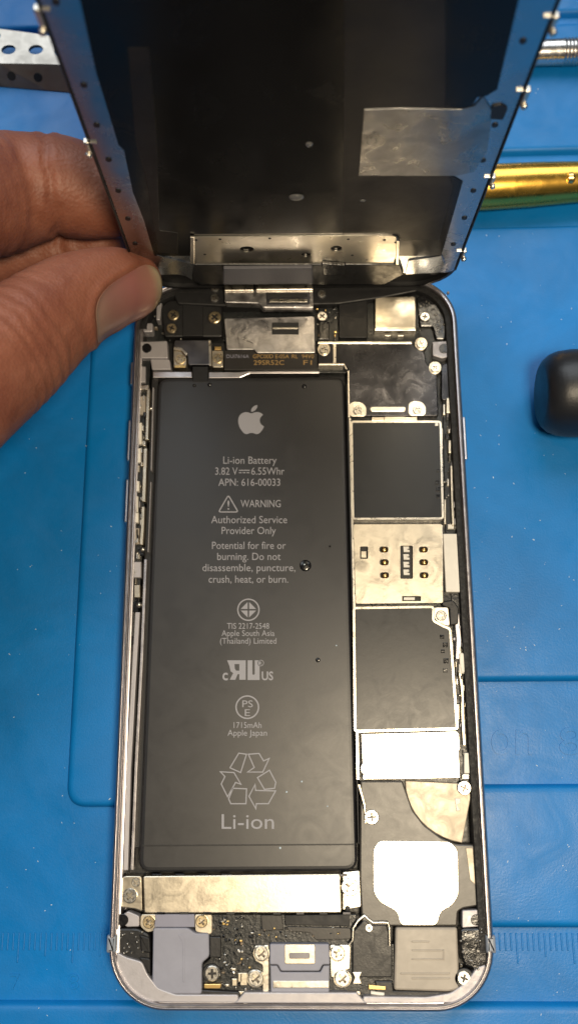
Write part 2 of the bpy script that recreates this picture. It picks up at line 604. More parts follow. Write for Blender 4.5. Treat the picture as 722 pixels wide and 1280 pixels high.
bl('TIS 2217-2548', 283.8, 336.3, 786, 7.6)
bl('Apple South Asia', 277, 343, 795, 7.6)
bl('(Thailand) Limited', 275, 345.3, 804.6, 7.6)
bl('c', 278, 284.8, 850, 14, off=.02); bl('US', 327, 341.3, 850, 11, off=.02)
bl('PS', 302.8, 315.9, 884, 9); bl('E', 305.9, 312.4, 895, 9)
bl('R', 324.3, 327.4, 831, 4.4)
bl('1715mAh', 292, 326.7, 910, 7.8)
bl('Apple Japan', 284.4, 333.6, 919.6, 7.8)
bl('Li-ion', 277, 342.3, 1036, 19.5)
def strokes(name, polys, w=.2):
    bm = bmesh.new()
    for pts in polys:
        stroke_ring(bm, PP(pts, ZT), w, ZT - .01, ZT + .03)
    return build(name, bm, 'print_grey', battery)
bm = bmesh.new()
for sub in ([[(252, 287), (322, 287), (322, 360), (298, 360), (298, 339), (292, 339), (283, 360), (262, 360), (275, 335), (265, 328), (261, 308)], [(280, 301), (298, 301), (298, 326), (286, 326), (281, 318)]],
            [[(329, 287), (347, 287), (347, 338), (351, 343), (356, 338), (356, 287), (374, 287), (374, 361), (329, 361)]]):
    es = []
    for l in sub:
        vv = [bm.verts.new((*P(200 + a / 3.008, 730 + b / 3.008, ZT), ZT + .03)) for a, b in l]
        es += [bm.edges.new((vv[i], vv[(i + 1) % len(vv)])) for i in range(len(vv))]
    bmesh.ops.triangle_fill(bm, edges=es, use_beauty=True)
build('certification_mark', bm, 'print_grey', battery)
strokes('warning_triangle', [fillet([(273.2, 640), (297.6, 640), (285.4, 619)], 3, 3)], .24)
bl('!', 284.2, 286.7, 637, 12)
bm = bmesh.new()
prism_bm(bm, PP([(298.5, 587.3), (312, 587.3), (312, 588.5), (298.5, 588.5)], ZT), ZT - .01, ZT + .03, 0)
for i in range(3):
    a = 298.5 + i * 4.8
    prism_bm(bm, PP([(a, 590.3), (a + 3.6, 590.3), (a + 3.6, 591.5), (a, 591.5)], ZT), ZT - .01, ZT + .03, 0)
build('current_symbol', bm, 'print_grey', battery)
strokes('certification_ring', [circle((310.4, 762.2), 13.2, 40)], .25)
bm = bmesh.new()
for sx, sy in ((1, 1), (1, -1), (-1, 1), (-1, -1)):
    g = 1.0
    prism_bm(bm, PP([(310.4 + sx * g, 762.2 + sy * g), (310.4 + sx * 9.6, 762.2 + sy * g), (310.4 + sx * g, 762.2 + sy * 9.6)], ZT), ZT - .01, ZT + .03, 0)
build('certification_diamond', bm, 'print_grey', battery)
strokes('certification_ring', [circle((309, 884), 14, 40)], .25)
strokes('certification_ring', [circle((325.8, 828.8), 3.6, 20)], .1)
rc = lambda L_: [(200 + a / 3.008, 730 + b / 3.008) for a, b in L_]
strokes('recycling_symbol', [rc(l) for l in (
    [(263, 691), (296, 636), (325, 640), (303, 709)],
    [(332, 640), (372, 637), (389, 665), (410, 656), (386, 707), (329, 707), (354, 690)],
    [(366, 728), (411, 700), (435, 746), (430, 768), (392, 772)],
    [(434, 778), (407, 826), (362, 826), (360, 845), (334, 798), (357, 754), (359, 776)],
    [(325, 770), (323, 826), (266, 826), (258, 808), (274, 768)],
    [(227, 706), (278, 709), (304, 753), (284, 746), (254, 800), (230, 752), (244, 724)])], .2)
# the fruit emblem
def svg(path):
    import re
    tok = re.findall(r'[MmCcSsZz]|-?\d*\.?\d+', path)
    i = 0; cur = Vector((0, 0)); subs = []; pts = []; cmd = None; last = None
    def num():
        nonlocal i
        v = float(tok[i]); i += 1; return v
    while i < len(tok):
        if tok[i].isalpha():
            cmd = tok[i]; i += 1
            if cmd in 'zZ':
                if pts: subs.append(pts); pts = []
                continue
        if cmd == 'M':
            if pts: subs.append(pts)
            cur = Vector((num(), num())); pts = [tuple(cur)]
        elif cmd == 'c':
            a = cur + Vector((num(), num())); b = cur + Vector((num(), num())); e = cur + Vector((num(), num()))
            for j in range(1, 7):
                t = j / 6
                p = cur * (1 - t) ** 3 + a * 3 * t * (1 - t) ** 2 + b * 3 * t * t * (1 - t) + e * t ** 3
                pts.append(tuple(p))
            cur = e
    if pts: subs.append(pts)
    return subs
AP = 'M12.152 6.896c-.948 0-2.415-1.078-3.96-1.04 -2.04 .027-3.91 1.183-4.961 3.014 -2.117 3.675-.546 9.103 1.519 12.09 1.013 1.454 2.208 3.09 3.792 3.039 1.52-.065 2.09-.987 3.935-.987 1.831 0 2.35 .987 3.96 .948 1.637-.026 2.676-1.48 3.676-2.948 1.156-1.688 1.636-3.325 1.662-3.415 -.039-.013-3.182-1.221-3.22-4.857 -.026-3.04 2.48-4.494 2.597-4.559 -1.429-2.09-3.623-2.324-4.39-2.376 -2-.156-3.675 1.09-4.61 1.09z M15.53 3.83c.843-1.012 1.4-2.427 1.245-3.83 -1.207 .052-2.662 .805-3.532 1.818 -.78 .896-1.454 2.338-1.273 3.714 1.338 .104 2.715-.688 3.559-1.701z'
bm = bmesh.new()
for sp in svg(AP):
    if (Vector(sp[0]) - Vector(sp[-1])).length < .02: sp = sp[:-1]
    pts = [P(297.6 + (a - 2.2) / 19.4 * 32, 506.3 + b / 24 * 36.4, ZT) for a, b in sp]
    pts = ccw(pts)
    vv = [bm.verts.new((p[0], p[1], ZT + .03)) for p in pts]
    es = [bm.edges.new((vv[i], vv[(i + 1) % len(vv)])) for i in range(len(vv))]
    bmesh.ops.triangle_fill(bm, edges=es, use_beauty=True)
build('printed_emblem', bm, 'print_grey', battery)
# droplets and grit on the pouch
def drop(px, py, r, h, z, parent, material='droplet', name='droplet'):
    bm = bmesh.new()
    c = P3(px, py, z)
    prof = [(-.01, r), (h * .35, r * .92), (h * .75, r * .6), (h, r * .15)]
    lathe_bm(bm, c, (0, 0, 1), prof, 20)
    return build(name, bm, material, parent, 80)
drop(381.5, 707, 1.15, .22, ZB, battery, 'black_gloss'); drop(397, 825, .45, .12, ZB, battery, 'black_gloss')
for px, py, r in ((380, 483, .5), (262, 481, .45), (243, 482, .35), (380.5, 706, .3), (358, 990, .18), (377, 977, .18), (420, 807, .15), (409, 1008, .14), (412, 683, .2), (350, 1060, .2)):
    drop(px, py, r, .25, ZB, battery, 'black_gloss' if py < 700 else 'lint', 'grit')

# ---------------------------------------------------------------- main board, left edge of it and shields
board = ppoly('logic_board', [(397, 357), (535, 357), (560, 440), (573, 760), (583, 985), (449, 985), (437, 540), (436, 466), (397, 466)], 1.7, 3.6, 'board', phone, .1)
# bright board edge beside the battery
ppoly('board_edge', [(435.5, 522), (438.5, 522), (448, 912), (449, 975), (445, 975), (444, 914)], 3.6, 4.75, 'steel_edge', board, .08)

# upper right cover
ZS = 4.9
cov = [(396.4, 427.6), (514, 427.6), (521, 436), (530, 439), (533, 453.8), (546, 467), (547.5, 520), (435, 520), (435, 463), (430.7, 456), (396.4, 456)]
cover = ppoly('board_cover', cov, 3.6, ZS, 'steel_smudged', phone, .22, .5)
tag(cover, 'smudged dark steel cover held by five screws')
ppoly('cover_flange', [(397, 426.5), (514, 426.5), (514, 429.6), (397, 429.6)], 3.6, ZS + .12, 'steel_edge', cover, .1)
ppoly('cover_flange', [(433.8, 463), (436.4, 463), (437.2, 521), (434.6, 521)], 3.6, ZS + .1, 'steel_edge', cover, .08)
ppoly('cover_flange', [(398, 453.8), (430, 453.8), (434, 461), (432.2, 462.4), (429, 456.2), (398, 456.2)], 3.6, ZS + .1, 'steel_edge', cover, .08)
ppoly('cover_flange', [(416, 429), (420, 429), (420, 455), (416, 455)], 3.6, ZS + .07, 'steel_edge', cover, .08)
ppoly('cover_bar', [(462, 508), (506.5, 508), (506.5, 514.5), (462, 514.5)], ZS - .05, ZS + .22, 'steel_edge', cover, .2, .55)
for x, y in ((446.7, 512.9), (520.9, 512)):
    ppoly('screw_boss', [(x - 11, y + 7.5), (x - 11, y - 8), (x - 4, y - 11.5), (x + 6, y - 10), (x + 11, y - 4), (x + 11, y + 7.5)], ZS - .05, ZS + .12, 'steel_edge', cover, .12, .8)
    screw(x, y, ZS + .2, .88, cover)
for x, y in ((404.5, 436.4), (525.8, 429.5), (543.3, 459.6)):
    ppoly('screw_boss', circle((x, y), 8.2, 24), 3.6, ZS + .06, 'steel_warm', cover, .12)
    screw(x, y, ZS + .2, .92, cover)

# upper shielded chip
def framed_chip(name, px, inset, ztop, label):
    outer = PP(px, ztop)
    o = ppoly(name, px, 3.6, ztop - .12, 'chip_film', phone, .08, .3)
    tag(o, label)
    bm = bmesh.new()
    stroke_ring(bm, ccw(fillet(outer, .5)), inset, 3.6, ztop)
    build('shield_frame', bm, 'steel_edge', o)
    return o
chip1 = framed_chip('shielded_chip', [(439, 527), (550, 527), (553, 648), (441, 648.5)], .40, 5.0, 'upper black shielded chip in a pale metal frame')
for x, y, s in ((545, 530, 2.0), (546, 603, 2.2), (547, 611, 2.6), (547, 620, 2.0), (547, 588, 1.6)):
    pbox('chip_component', x - s, y - s, x + s, y + s, 4.85, 5.08, 'solder' if y < 540 else 'black_gloss', chip1, .06)
for x in (464, 505): pbox('frame_clip', x, 521, x + 16, 526, 4.0, 4.9, 'steel_warm', chip1, .1)
pbox('frame_clip', 480, 520.5, 506, 525.5, 4.0, 5.0, 'steel_warm', chip1, .1)

# SIM reader with contacts
ZSIM = 5.05
def slot(x0, y0, x1, y1, r=.25):
    return fillet(PP([(x0, y0), (x1, y0), (x1, y1), (x0, y1)], ZSIM), r, 4)
pins = [(x + k * .4, y) for x in (479.3, 528.6) for k, y in enumerate((686.9, 702.8, 719.0))]
holes = [ccw(fillet(PP([(x - 5.6, y - 3.8), (x + 5.6, y - 3.8), (x + 5.6, y + 3.8), (x - 5.6, y + 3.8)], ZSIM), .55, 4)) for x, y in pins]
holes += [ccw(slot(499.8, 682, 515.5, 723.5)), ccw(slot(449.6, 683, 459.6, 698.6)), ccw(slot(502, 745, 525.5, 751.5, .1))]
outer = ccw(fillet(PP([(441.5, 655.5), (551.6, 655), (553, 753.4), (444.5, 754.5)], ZSIM), .3))
sim = plate_holes('sim_reader', outer, holes, ZSIM - .28, ZSIM, 'steel_warm', phone)
tag(sim, 'pale metal card reader with six gold contacts')
ppoly('reader_base', [(444, 657), (550, 657), (551.5, 752), (446, 752.5)], 3.0, 4.2, 'recess', sim, .05)
for x, y in pins:
    bm = bmesh.new()
    c = P3(x + .6, y + .6, 4.7)
    lathe_bm(bm, (c.x, c.y, 4.2), (0, 0, 1), [(0, .6), (.45, .58), (.72, .38), (.8, .1)], 14)
    build('contact', bm, 'gold_contact', sim, 60)
for k in range(4):
    y = 686.5 + k * 9.6
    ppoly('slot_contact', [(503.5, y - 3.6), (510.5, y - 3.6), (511, y - 1), (507.5, y), (511.5, y + 1), (511.5, y + 3.4), (504, y + 3.4)], 4.2, 4.72, 'cream_plastic', sim, .06)
ppoly('slot_contact', [(451, 689), (457.5, 689), (457.5, 697), (451, 697)], 4.2, 4.7, 'steel_warm', sim, .05)
pbox('slot_contact', 504, 746.5, 518, 750, 4.2, 4.8, 'cream_plastic', sim, .05)
ppoly('cream_block', [(553.2, 667), (573.6, 667), (577, 740), (556.8, 740)], 3.0, 5.1, 'cream_plastic', phone, .15, .2)
pbox('fold_strip', 549, 656, 553.5, 752, 3.6, 4.8, 'steel_bright', sim, .1)

# lower shielded chip with the notched corner
px2 = [(442, 760), (541, 758.5), (541, 776), (552, 782), (562, 786), (571, 911), (443.5, 914)]
chip2 = framed_chip('shielded_chip', px2, .42, 5.0, 'lower black shielded chip with a screwed corner tab')
ppoly('corner_tab', [(541, 759), (560, 759), (562, 783), (552, 781), (543, 775)], 3.6, 5.02, 'steel_edge', chip2, .12, .5)
screw(551, 769.5, 5.05, 1.0, chip2)
for x, y, s in ((552, 796, 2.6), (556, 806, 3.0), (553, 814, 2.2), (557, 826, 3.2), (556, 838, 2.6)):
    pbox('chip_component', x - s, y - s, x + s, y + s, 4.85, 5.03, 'black_gloss', chip2, .08)

# saturated lower shield
sh = ppoly('lower_shield', [(450.5, 917), (572, 914), (575, 973), (453, 975)], 3.0, 5.0, 'steel_bright', phone, .15, .3)
tag(sh, 'small bright steel shield below the lower chip')
bm = bmesh.new()
stroke_ring(bm, ccw(fillet(PP([(548, 917), (571, 916), (572.4, 938), (556, 937.5), (549, 930)], 5.08), .5)), .4, 4.9, 5.1)
build('shield_lip', bm, 'steel_edge', sh)
screw(458.5, 961, 5.05, 1.25, sh)

# ---------------------------------------------------------------- loudspeaker block
sp_px = [(450, 976), (503, 976), (506, 985), (516, 1013), (530, 1031), (551, 1047), (570, 1055), (597, 1056), (601, 1132), (578, 1136), (572, 1140), (571, 1158), (452, 1158), (449, 1100)]
spk = ppoly('loudspeaker', sp_px, 1.7, 4.6, 'speaker_plastic', phone, .3, .4)
tag(spk, 'dark loudspeaker block with a bright steel plate')
wp = [(473.5, 1050.6), (562.8, 1052.0), (572, 1063), (573, 1119), (565, 1131.7), (550, 1140), (546, 1157), (499.7, 1157), (496, 1140), (473.5, 1127.5), (466, 1115), (466, 1061)]
ppoly('speaker_plate', wp, 4.5, 4.78, 'steel_bright', spk, .12, .9)
bm = bmesh.new()
pl = [(506, 980), (588, 980), (592, 1052), (566, 1052)]
arc = []
c0 = (592, 975)
for i in range(11):
    t = math.radians(181 - i * 8.1)
    arc.append((592 + 86 * math.cos(t) , 977 + 78 * math.sin(t)))
qp = [(591, 980)] + [(a, b) for a, b in arc] 
ppoly('vent_window', qp, 1.7, 4.35, 'beige_plate', spk, .15, 0)
ppoly('vent_tab', [(568, 998), (575, 998), (575, 1004), (571, 1006), (575, 1013), (570, 1014)], 4.3, 4.6, 'cream_plastic', spk, .08)
ppoly('side_strip', [(581.5, 1060), (590.5, 1060), (593.5, 1106), (587, 1100)], 4.5, 4.75, 'beige_plate', spk, .08)
screw(464.3, 1021.5, 4.7, 1.3, spk); screw(580, 985, 4.9, 1.25, spk)
# bracket strip left of the loudspeaker
ppoly('bracket', [(446, 980), (450, 980), (457, 1006), (458, 1030), (455, 1030), (453.5, 1006)], 3.4, 4.7, 'steel_warm', spk, .15, .2)
rb = ppoly('ribbed_box', [(494, 1159.5), (571, 1159.5), (574, 1237), (560, 1240), (492, 1238)], 1.7, 5.0, 'grey_box', phone, .35, .5)
for y in (1176, 1187, 1198, 1216, 1222):
    x1 = 536 if y == 1176 else 553
    x0 = 514 if y != 1216 else 500
    pbox('rib', x0, y, x1 if y < 1210 else 562, y + 2.0, 4.95, 5.14, 'grey_box', rb, .08)
pbox('rib', 553, 1187, 555, 1200, 4.95, 5.14, 'grey_box', rb, .08)
# screw post in the lower right corner
post = ppoly('screw_post', circle((579.5, 1223), 13, 28), 1.7, 5.0, 'black_plastic', phone, .2)
screw(579.5, 1223, 5.1, 1.15, post)
ppoly('foam_pad', [(492, 1238), (566, 1239), (582, 1236), (596, 1226), (599, 1240), (560, 1255), (470, 1254), (468, 1226), (490, 1226)], 1.7, 4.4, 'black_plastic', phone, .25)
gum = ppoly('adhesive_lump', [(574, 1160), (604, 1160), (611, 1200), (604, 1222), (592, 1212), (580, 1208), (574, 1190)], 1.7, 5.2, 'black_gloss', phone, .4, 1)
for px, cx, cy, r in (([(577, 1138), (602, 1137), (605, 1158), (590, 1159), (577, 1160)], 595, 1150, 7.2),
                      ([(160, 1139), (174, 1145), (174, 1158.5), (158, 1159), (150, 1146)], 153, 1150, 7.6),
                      ([(540, 427), (560, 426), (563, 445), (552, 448), (540, 444)], 554.5, 435.5, 6.2),
                      ([(175, 427), (209, 426), (210, 447.6), (176, 447.6)], 183.5, 435, 6.0)):
    o = ppoly('latch_clip', px, 3.0, 5.1, 'aluminium_matte', phone, .15, .3)
    ppoly('latch_hole', circle((cx, cy), r, 24), 5.0, 5.2, 'black_gloss', o, .08)

# ---------------------------------------------------------------- vibration motor and bottom end
ZM = 4.8
motor = ppoly('vibration_motor', [(178.5, 1095), (425, 1092), (427, 1141.5), (180, 1142)], 1.7, ZM, 'steel_warm', phone, .22, .5)
tag(motor, 'long satin steel vibration motor case')
for x in range(190, 425, 29):
    pbox('case_tab', x, 1092.5, x + 12, 1095.5, 4.2, 4.7, 'steel_smudged', motor, .06)
    pbox('case_tab', x + 6, 1140, x + 16, 1143.5, 4.2, 4.86, 'recess' if (x // 29) % 2 else 'steel_smudged', motor, .06)
ppoly('mount_ear', [(428, 1090), (449, 1088), (451, 1134), (428, 1138)], 1.7, 4.3, 'steel_bright', motor, .15, .3)
screw(437, 1109, 4.5, 1.55, motor); drop(434, 1136, .5, .2, 4.3, motor, 'recess', 'pin_hole')
ppoly('mount_ear', [(148, 1100), (156, 1095), (177, 1095), (178, 1140), (170, 1136), (150, 1134)], 1.7, 4.5, 'steel_warm', motor, .15, .5)
screw(162.5, 1120, 4.65, 1.25, motor); screw(170, 1103, 4.5, .8, motor)
screw(186, 1153, 4.7, 1.05, motor, 'screw_gold'); screw(252, 1152, 4.7, 1.05, motor, 'screw_gold')
ppoly('mount_ear', [(176, 1143), (196, 1143), (196, 1163), (184, 1166), (175, 1158)], 1.7, 4.5, 'steel_warm', motor, .1, .5)
ppoly('mount_ear', [(243, 1143), (265, 1143), (265, 1168), (244, 1165)], 1.7, 4.5, 'steel_warm', motor, .1, .5)

lav = ppoly('antenna_cover', [(191.4, 1160), (235, 1160), (244, 1167), (261, 1167), (261.5, 1196), (252, 1204), (252, 1243), (190, 1243)], 1.7, 5.3, 'lavender', phone, .25, .5)
tag(lav, 'pale lavender grey antenna cover at the lower left')
ppoly('cover_neck', [(194.5, 1143), (243, 1143), (243, 1159), (193, 1159)], 1.7, 4.9, 'lavender_dark', lav, .1)
ppoly('cover_crease', [(222, 1168), (229, 1168), (231, 1176), (231, 1228), (228, 1228), (228, 1178)], 5.2, 5.36, 'lavender', lav, .12, .3)
ppoly('foam_block', [(146, 1160), (172, 1160), (187, 1168), (189, 1243), (182, 1241), (172, 1231), (168, 1220), (146, 1220), (142, 1190)], 1.7, 4.6, 'black_plastic', phone, .4, .6)
for px in ([(174, 1168), (187, 1172), (188, 1192), (176, 1190)], [(174, 1196), (188, 1198), (188, 1218), (176, 1214)], [(175, 1220), (188, 1222), (188, 1238), (181, 1236)]):
    ppoly('foam_ridge', px, 4.4, 5.0, 'black_tape', phone, .3, .4)

# lower flex board with its components
flex = ppoly('bottom_flex_board', [(262, 1143), (445, 1143), (447, 1180), (492, 1180), (492, 1252), (254, 1254), (254, 1206), (263, 1198)], 1.7, 4.0, 'board', phone, .1)
tag(flex, 'black charging flex board crowded with small parts')
rnd = random.Random(3)
def clutter(parent, x0, y0, x1, y1, n, z, smin=1.2, smax=4.2, name='solder_parts', avoid=()):
    groups = {}
    for i in range(n):
        x, y = rnd.uniform(x0, x1), rnd.uniform(y0, y1)
        if any(a <= x <= c and b <= y <= d for a, b, c, d in avoid): continue
        w, h = rnd.uniform(smin, smax), rnd.uniform(smin, smax)
        m = rnd.choice(['solder', 'solder', 'black_gloss', 'black_gloss', 'ceramic', 'black_plastic', 'gold_contact'])
        bm = groups.setdefault(m, bmesh.new())
        t = z + rnd.uniform(.15, .7)
        a = rnd.choice((0, 0, 0, rnd.uniform(-.5, .5)))
        pts = [(x + (u * math.cos(a) - v * math.sin(a)) * .5, y + (u * math.sin(a) + v * math.cos(a)) * .5) for u, v in ((-w, -h), (w, -h), (w, h), (-w, h))]
        prism_bm(bm, fillet(PP(pts, t), .15, 2), z - .1, t, .1)
    for m, bm in groups.items():
        o = build(name, bm, m, parent)
        o['kind'] = 'stuff'
clutter(flex, 266, 1147, 318, 1182, 46, 4.0)
clutter(flex, 270, 1182, 312, 1240, 34, 4.0)
clutter(flex, 318, 1158, 432, 1174, 30, 4.0, 1, 3)
ppoly('flex_tail', [(326, 1144), (352, 1144), (354, 1162), (328, 1164)], 3.9, 4.35, 'flex_film', flex, .08)
ppoly('flex_tail', [(356, 1144), (436, 1143), (437, 1158), (356, 1156)], 3.9, 4.6, 'black_tape', flex, .1)
ppoly('flex_tail', [(358, 1158), (438, 1160), (439, 1174), (394, 1175), (388, 1166), (360, 1164)], 3.9, 4.3, 'flex_film', flex, .1, .5)
pbox('black_relay', 262, 1171, 276, 1197, 3.9, 4.9, 'black_plastic', flex, .15)
ppoly('screw_boss', circle((264.5, 1217), 12, 26), 3.9, 4.5, 'black_plastic', flex, .15)
screw(265, 1217, 4.65, 1.25, flex)
ppoly('gold_finger', [(254.5, 1230), (277, 1230), (276, 1236), (255, 1236)], 3.9, 4.9, 'gold_contact', flex, .12, .3)
ppoly('black_foot', [(248, 1237), (300, 1240), (301, 1248), (294, 1254), (256, 1254), (248, 1247)], 1.7, 5.0, 'black_plastic', phone, .2, .4)
for x, y, w, h in ((292, 1214, 6, 8), (293, 1228, 7, 10), (284, 1232, 5, 4), (300, 1222, 6, 12)):
    pbox('capacitor', x - w / 2, y - h / 2, x + w / 2, y + h / 2, 3.9, 4.7, 'steel_warm', flex, .15)
drop(292, 1216, .45, .3, 4.7, flex, 'solder', 'solder_dot')

# dock connector
dock = ppoly('dock_connector', [(337, 1180), (411, 1180), (412, 1206), (403, 1206), (399, 1214), (351, 1214), (347, 1206), (337, 1206)], 1.7, 5.35, 'lavender', phone, .2, .3)
tag(dock, 'grey dock connector with a metal tab between screws')
ppoly('lower_step', [(337.5, 1207), (346, 1207), (350.5, 1215), (400, 1215), (404, 1207), (411.5, 1207), (411, 1249), (338.5, 1249)], 1.7, 5.05, 'lavender', dock, .2)
ppoly('metal_tab', [(355.5, 1180.5), (393.6, 1180.5), (393.6, 1205), (355.5, 1205)], 5.3, 5.5, 'steel_warm', dock, .1, .3)
ppoly('tab_recess', [(361, 1191), (387, 1191), (387, 1198.5), (361, 1198.5)], 5.42, 5.56, 'bracket_grey', dock, .08, .3)
ppoly('metal_bar', [(341, 1226), (411, 1226), (411, 1235), (341, 1235)], 5.0, 5.2, 'steel_bright', dock, .08)
fl = ppoly('dock_bracket', [(318, 1182), (336, 1181), (336, 1240), (328, 1240), (328, 1206), (318, 1201)], 3.9, 4.7, 'steel_edge', phone, .12, .4)
fr = ppoly('dock_bracket', [(412, 1181), (438, 1181), (437, 1212), (423, 1214), (423, 1222), (413, 1222)], 3.9, 4.7, 'steel_edge', phone, .12, .4)
for x, y, r, m, p_ in ((326.5, 1191.7, 1.25, 'screw_steel', fl), (421.6, 1191.7, 1.25, 'screw_steel', fr), (319.4, 1223, 1.35, 'screw_gold', fl), (427.7, 1223.4, 1.35, 'screw_gold', fr), (306.5, 1248, .9, 'screw_steel', fl), (442, 1247.7, .9, 'screw_steel', fr)):
    ppoly('screw_seat', circle((x, y), r * 8.6, 26), 3.8, 4.75, 'steel_warm', p_, .1)
    screw(x, y, 4.95, r, p_)
pbox('metal_foot', 434, 1239, 450, 1256, 3.8, 4.75, 'steel_warm', fr, .1)
pbox('metal_foot', 298, 1239, 315, 1256, 3.8, 4.75, 'steel_warm', fl, .1)
ppoly('metal_foot', [(440, 1215), (452, 1215), (449, 1222), (452, 1230), (440, 1230), (443, 1222)], 3.8, 4.75, 'steel_edge', fr, .1)
pbox('metal_foot', 300, 1216, 309, 1232, 3.8, 4.7, 'steel_warm', fl, .1)
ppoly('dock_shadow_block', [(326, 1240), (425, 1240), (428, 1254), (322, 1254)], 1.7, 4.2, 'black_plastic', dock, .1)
# black coupler with its bright wire
coup = ppoly('antenna_coupler', [(440, 1166), (455, 1149), (465, 1156), (483, 1156), (490, 1184), (490, 1222), (440, 1222)], 1.7, 4.7, 'black_plastic', phone, .2, .5)
bm = bmesh.new()
tube_bm(bm, [P3(x, y, 4.95) for x, y in ((436, 1181), (440.5, 1175), (441, 1160), (447, 1151), (455, 1144), (460, 1149), (466, 1153.5), (476, 1153), (484, 1153), (486, 1158), (486.5, 1182))], .26, 10)
build('bright_wire', bm, 'steel_bright', coup, 60)
screw(461, 1160, 4.75, .65, coup)
ppoly('gold_finger', [(460, 1231), (482, 1233), (482, 1238), (460, 1237)], 3.9, 4.6, 'gold_contact', coup, .12)
ppoly('cream_pin', [(463, 1239), (480, 1241), (480, 1245), (463, 1243)], 3.9, 4.6, 'cream_plastic', coup, .1)

# ---------------------------------------------------------------- top end
top = ppoly('top_frame', [(205, 358), (530, 356), (553, 372), (562, 400), (564, 426), (184, 426), (184, 390)], 1.65, 2.6, 'board', phone, .1)
# left: front camera / flash block
blk = ppoly('plastic_block', [(201, 384), (210, 376), (256, 372), (277, 380), (278, 421), (205, 421)], 1.7, 4.7, 'black_plastic', phone, .3, .6)
for x, y, r, m in ((216.6, 393.3, 1.15, 'screw_gold'), (214.3, 409.8, 1.05, 'screw_gold'), (268.2, 396.2, 1.35, 'screw_gold')):
    screw(x, y, 4.85, r, blk, m)
pbox('block_step', 228, 378, 254, 420, 4.6, 4.95, 'black_tape', blk, .15)
gp = ppoly('bracket_plate', [(218, 425), (261.8, 425), (262.5, 456), (235, 456), (234, 443), (227, 435.5), (217, 434)], 2.5, 4.9, 'bracket_grey', phone, .15, .4)
ppoly('plate_edge', [(260.5, 425), (263.5, 425), (264.3, 457), (261.4, 457)], 3, 5.0, 'steel_edge', gp, .08)
ppoly('plate_edge', [(217.5, 433), (227, 434.5), (234.5, 441.5), (232.4, 444), (226, 438), (217, 436.5)], 3, 5.0, 'steel_edge', gp, .08)
ppoly('screw_seat', [(217, 438), (226, 439), (233, 446), (233, 460), (217, 460)], 2.5, 4.5, 'steel_warm', gp, .1, .4)
ppoly('screw_seat', [(265, 438), (279, 438), (279, 459), (265, 459)], 2.5, 4.5, 'steel_warm', gp, .1, .4)
screw(225, 448.5, 4.6, 1.05, gp, 'screw_gold'); screw(272, 447.5, 4.6, 1.0, gp, 'screw_gold')
pbox('gold_finger', 268, 433, 276.5, 437, 4.2, 4.75, 'gold_contact', gp, .08)
pbox('gold_finger', 218, 456, 232, 459.5, 4.4, 4.7, 'gold_contact', gp, .08)
ppoly('left_rail_plate', [(188, 449), (212, 449), (214, 462), (190, 462)], 2.5, 4.5, 'aluminium_matte', phone, .15, .3)
ppoly('frame_strip', [(191, 464.5), (240, 464.5), (240, 472), (191, 472)], 2.5, 4.8, 'aluminium_polished', phone, .12)
ppoly('frame_strip', [(261, 465), (300, 465), (312, 463.5), (399, 463.5), (399, 466.5), (312, 466.8), (300, 472), (261, 472.5)], 2.5, 4.8, 'aluminium_polished', phone, .1)
ppoly('battery_tab', [(240.5, 458), (260, 458), (260.5, 478), (240.5, 478)], 4.2, 5.05, 'black_tape', battery, .12)
ppoly('latch_stub', [(196, 373), (203, 371), (200, 400), (195, 400)], 2.5, 4.9, 'aluminium_matte', phone, .2, .3)
ppoly('latch_stub', [(179, 404), (191, 403), (191, 415), (179, 415)], 2.5, 4.8, 'aluminium_matte', phone, .25, .5)
# centre flex sheet
# black strip added to keep the ledge under the hinge in shade
prism('hinge_dark_strip', fillet([(-25.5, 66.9), (-24.5, 64.2), (-13.5, 63.4), (9, 63.4), (18, 64.6), (25.5, 66.0), (25.5, 67.2)], .6), 1.7, 5.32, 'black_tape', phone, .3)
fx = ppoly('display_flex_plate', [(280, 398), (393, 395), (394, 441), (320, 441), (318, 437), (283, 437)], 3.0, 4.7, 'steel_foil', phone, .15, .4)
ppoly('flex_window', [(339.6, 403), (373, 403), (373, 418), (339.6, 418)], 4.6, 4.76, 'recess', fx, .05)
pbox('flex_contact', 341, 409, 372, 411, 4.7, 4.84, 'steel_edge', fx, .04)
ff = ppoly('printed_flex', [(280, 438), (317, 438), (320, 442), (398, 442), (398, 463), (280, 462.5)], 2.8, 4.4, 'flex_film', phone, .1)
fp = lambda a, b: P(a, b, 4.41)
for s, a, b, y, c, m in (('DUI7616A', 283, 311, 447.5, 4.6, 'board'), ('GPC00D E-05A', 316, 361, 447.8, 5.2, 'gold_print'), ('RL', 364.5, 372, 447.8, 5.2, 'gold_print'), ('94V0', 377, 392, 447.8, 5.2, 'gold_print'), ('29SR52C', 317, 355, 456, 6.0, 'gold_print'), ('F1', 379, 389.5, 456, 6.0, 'gold_print')):
    text('printed_code', s, a, b, y, c, 4.41, m if m != 'board' else 'lavender_dark', ff, .02)
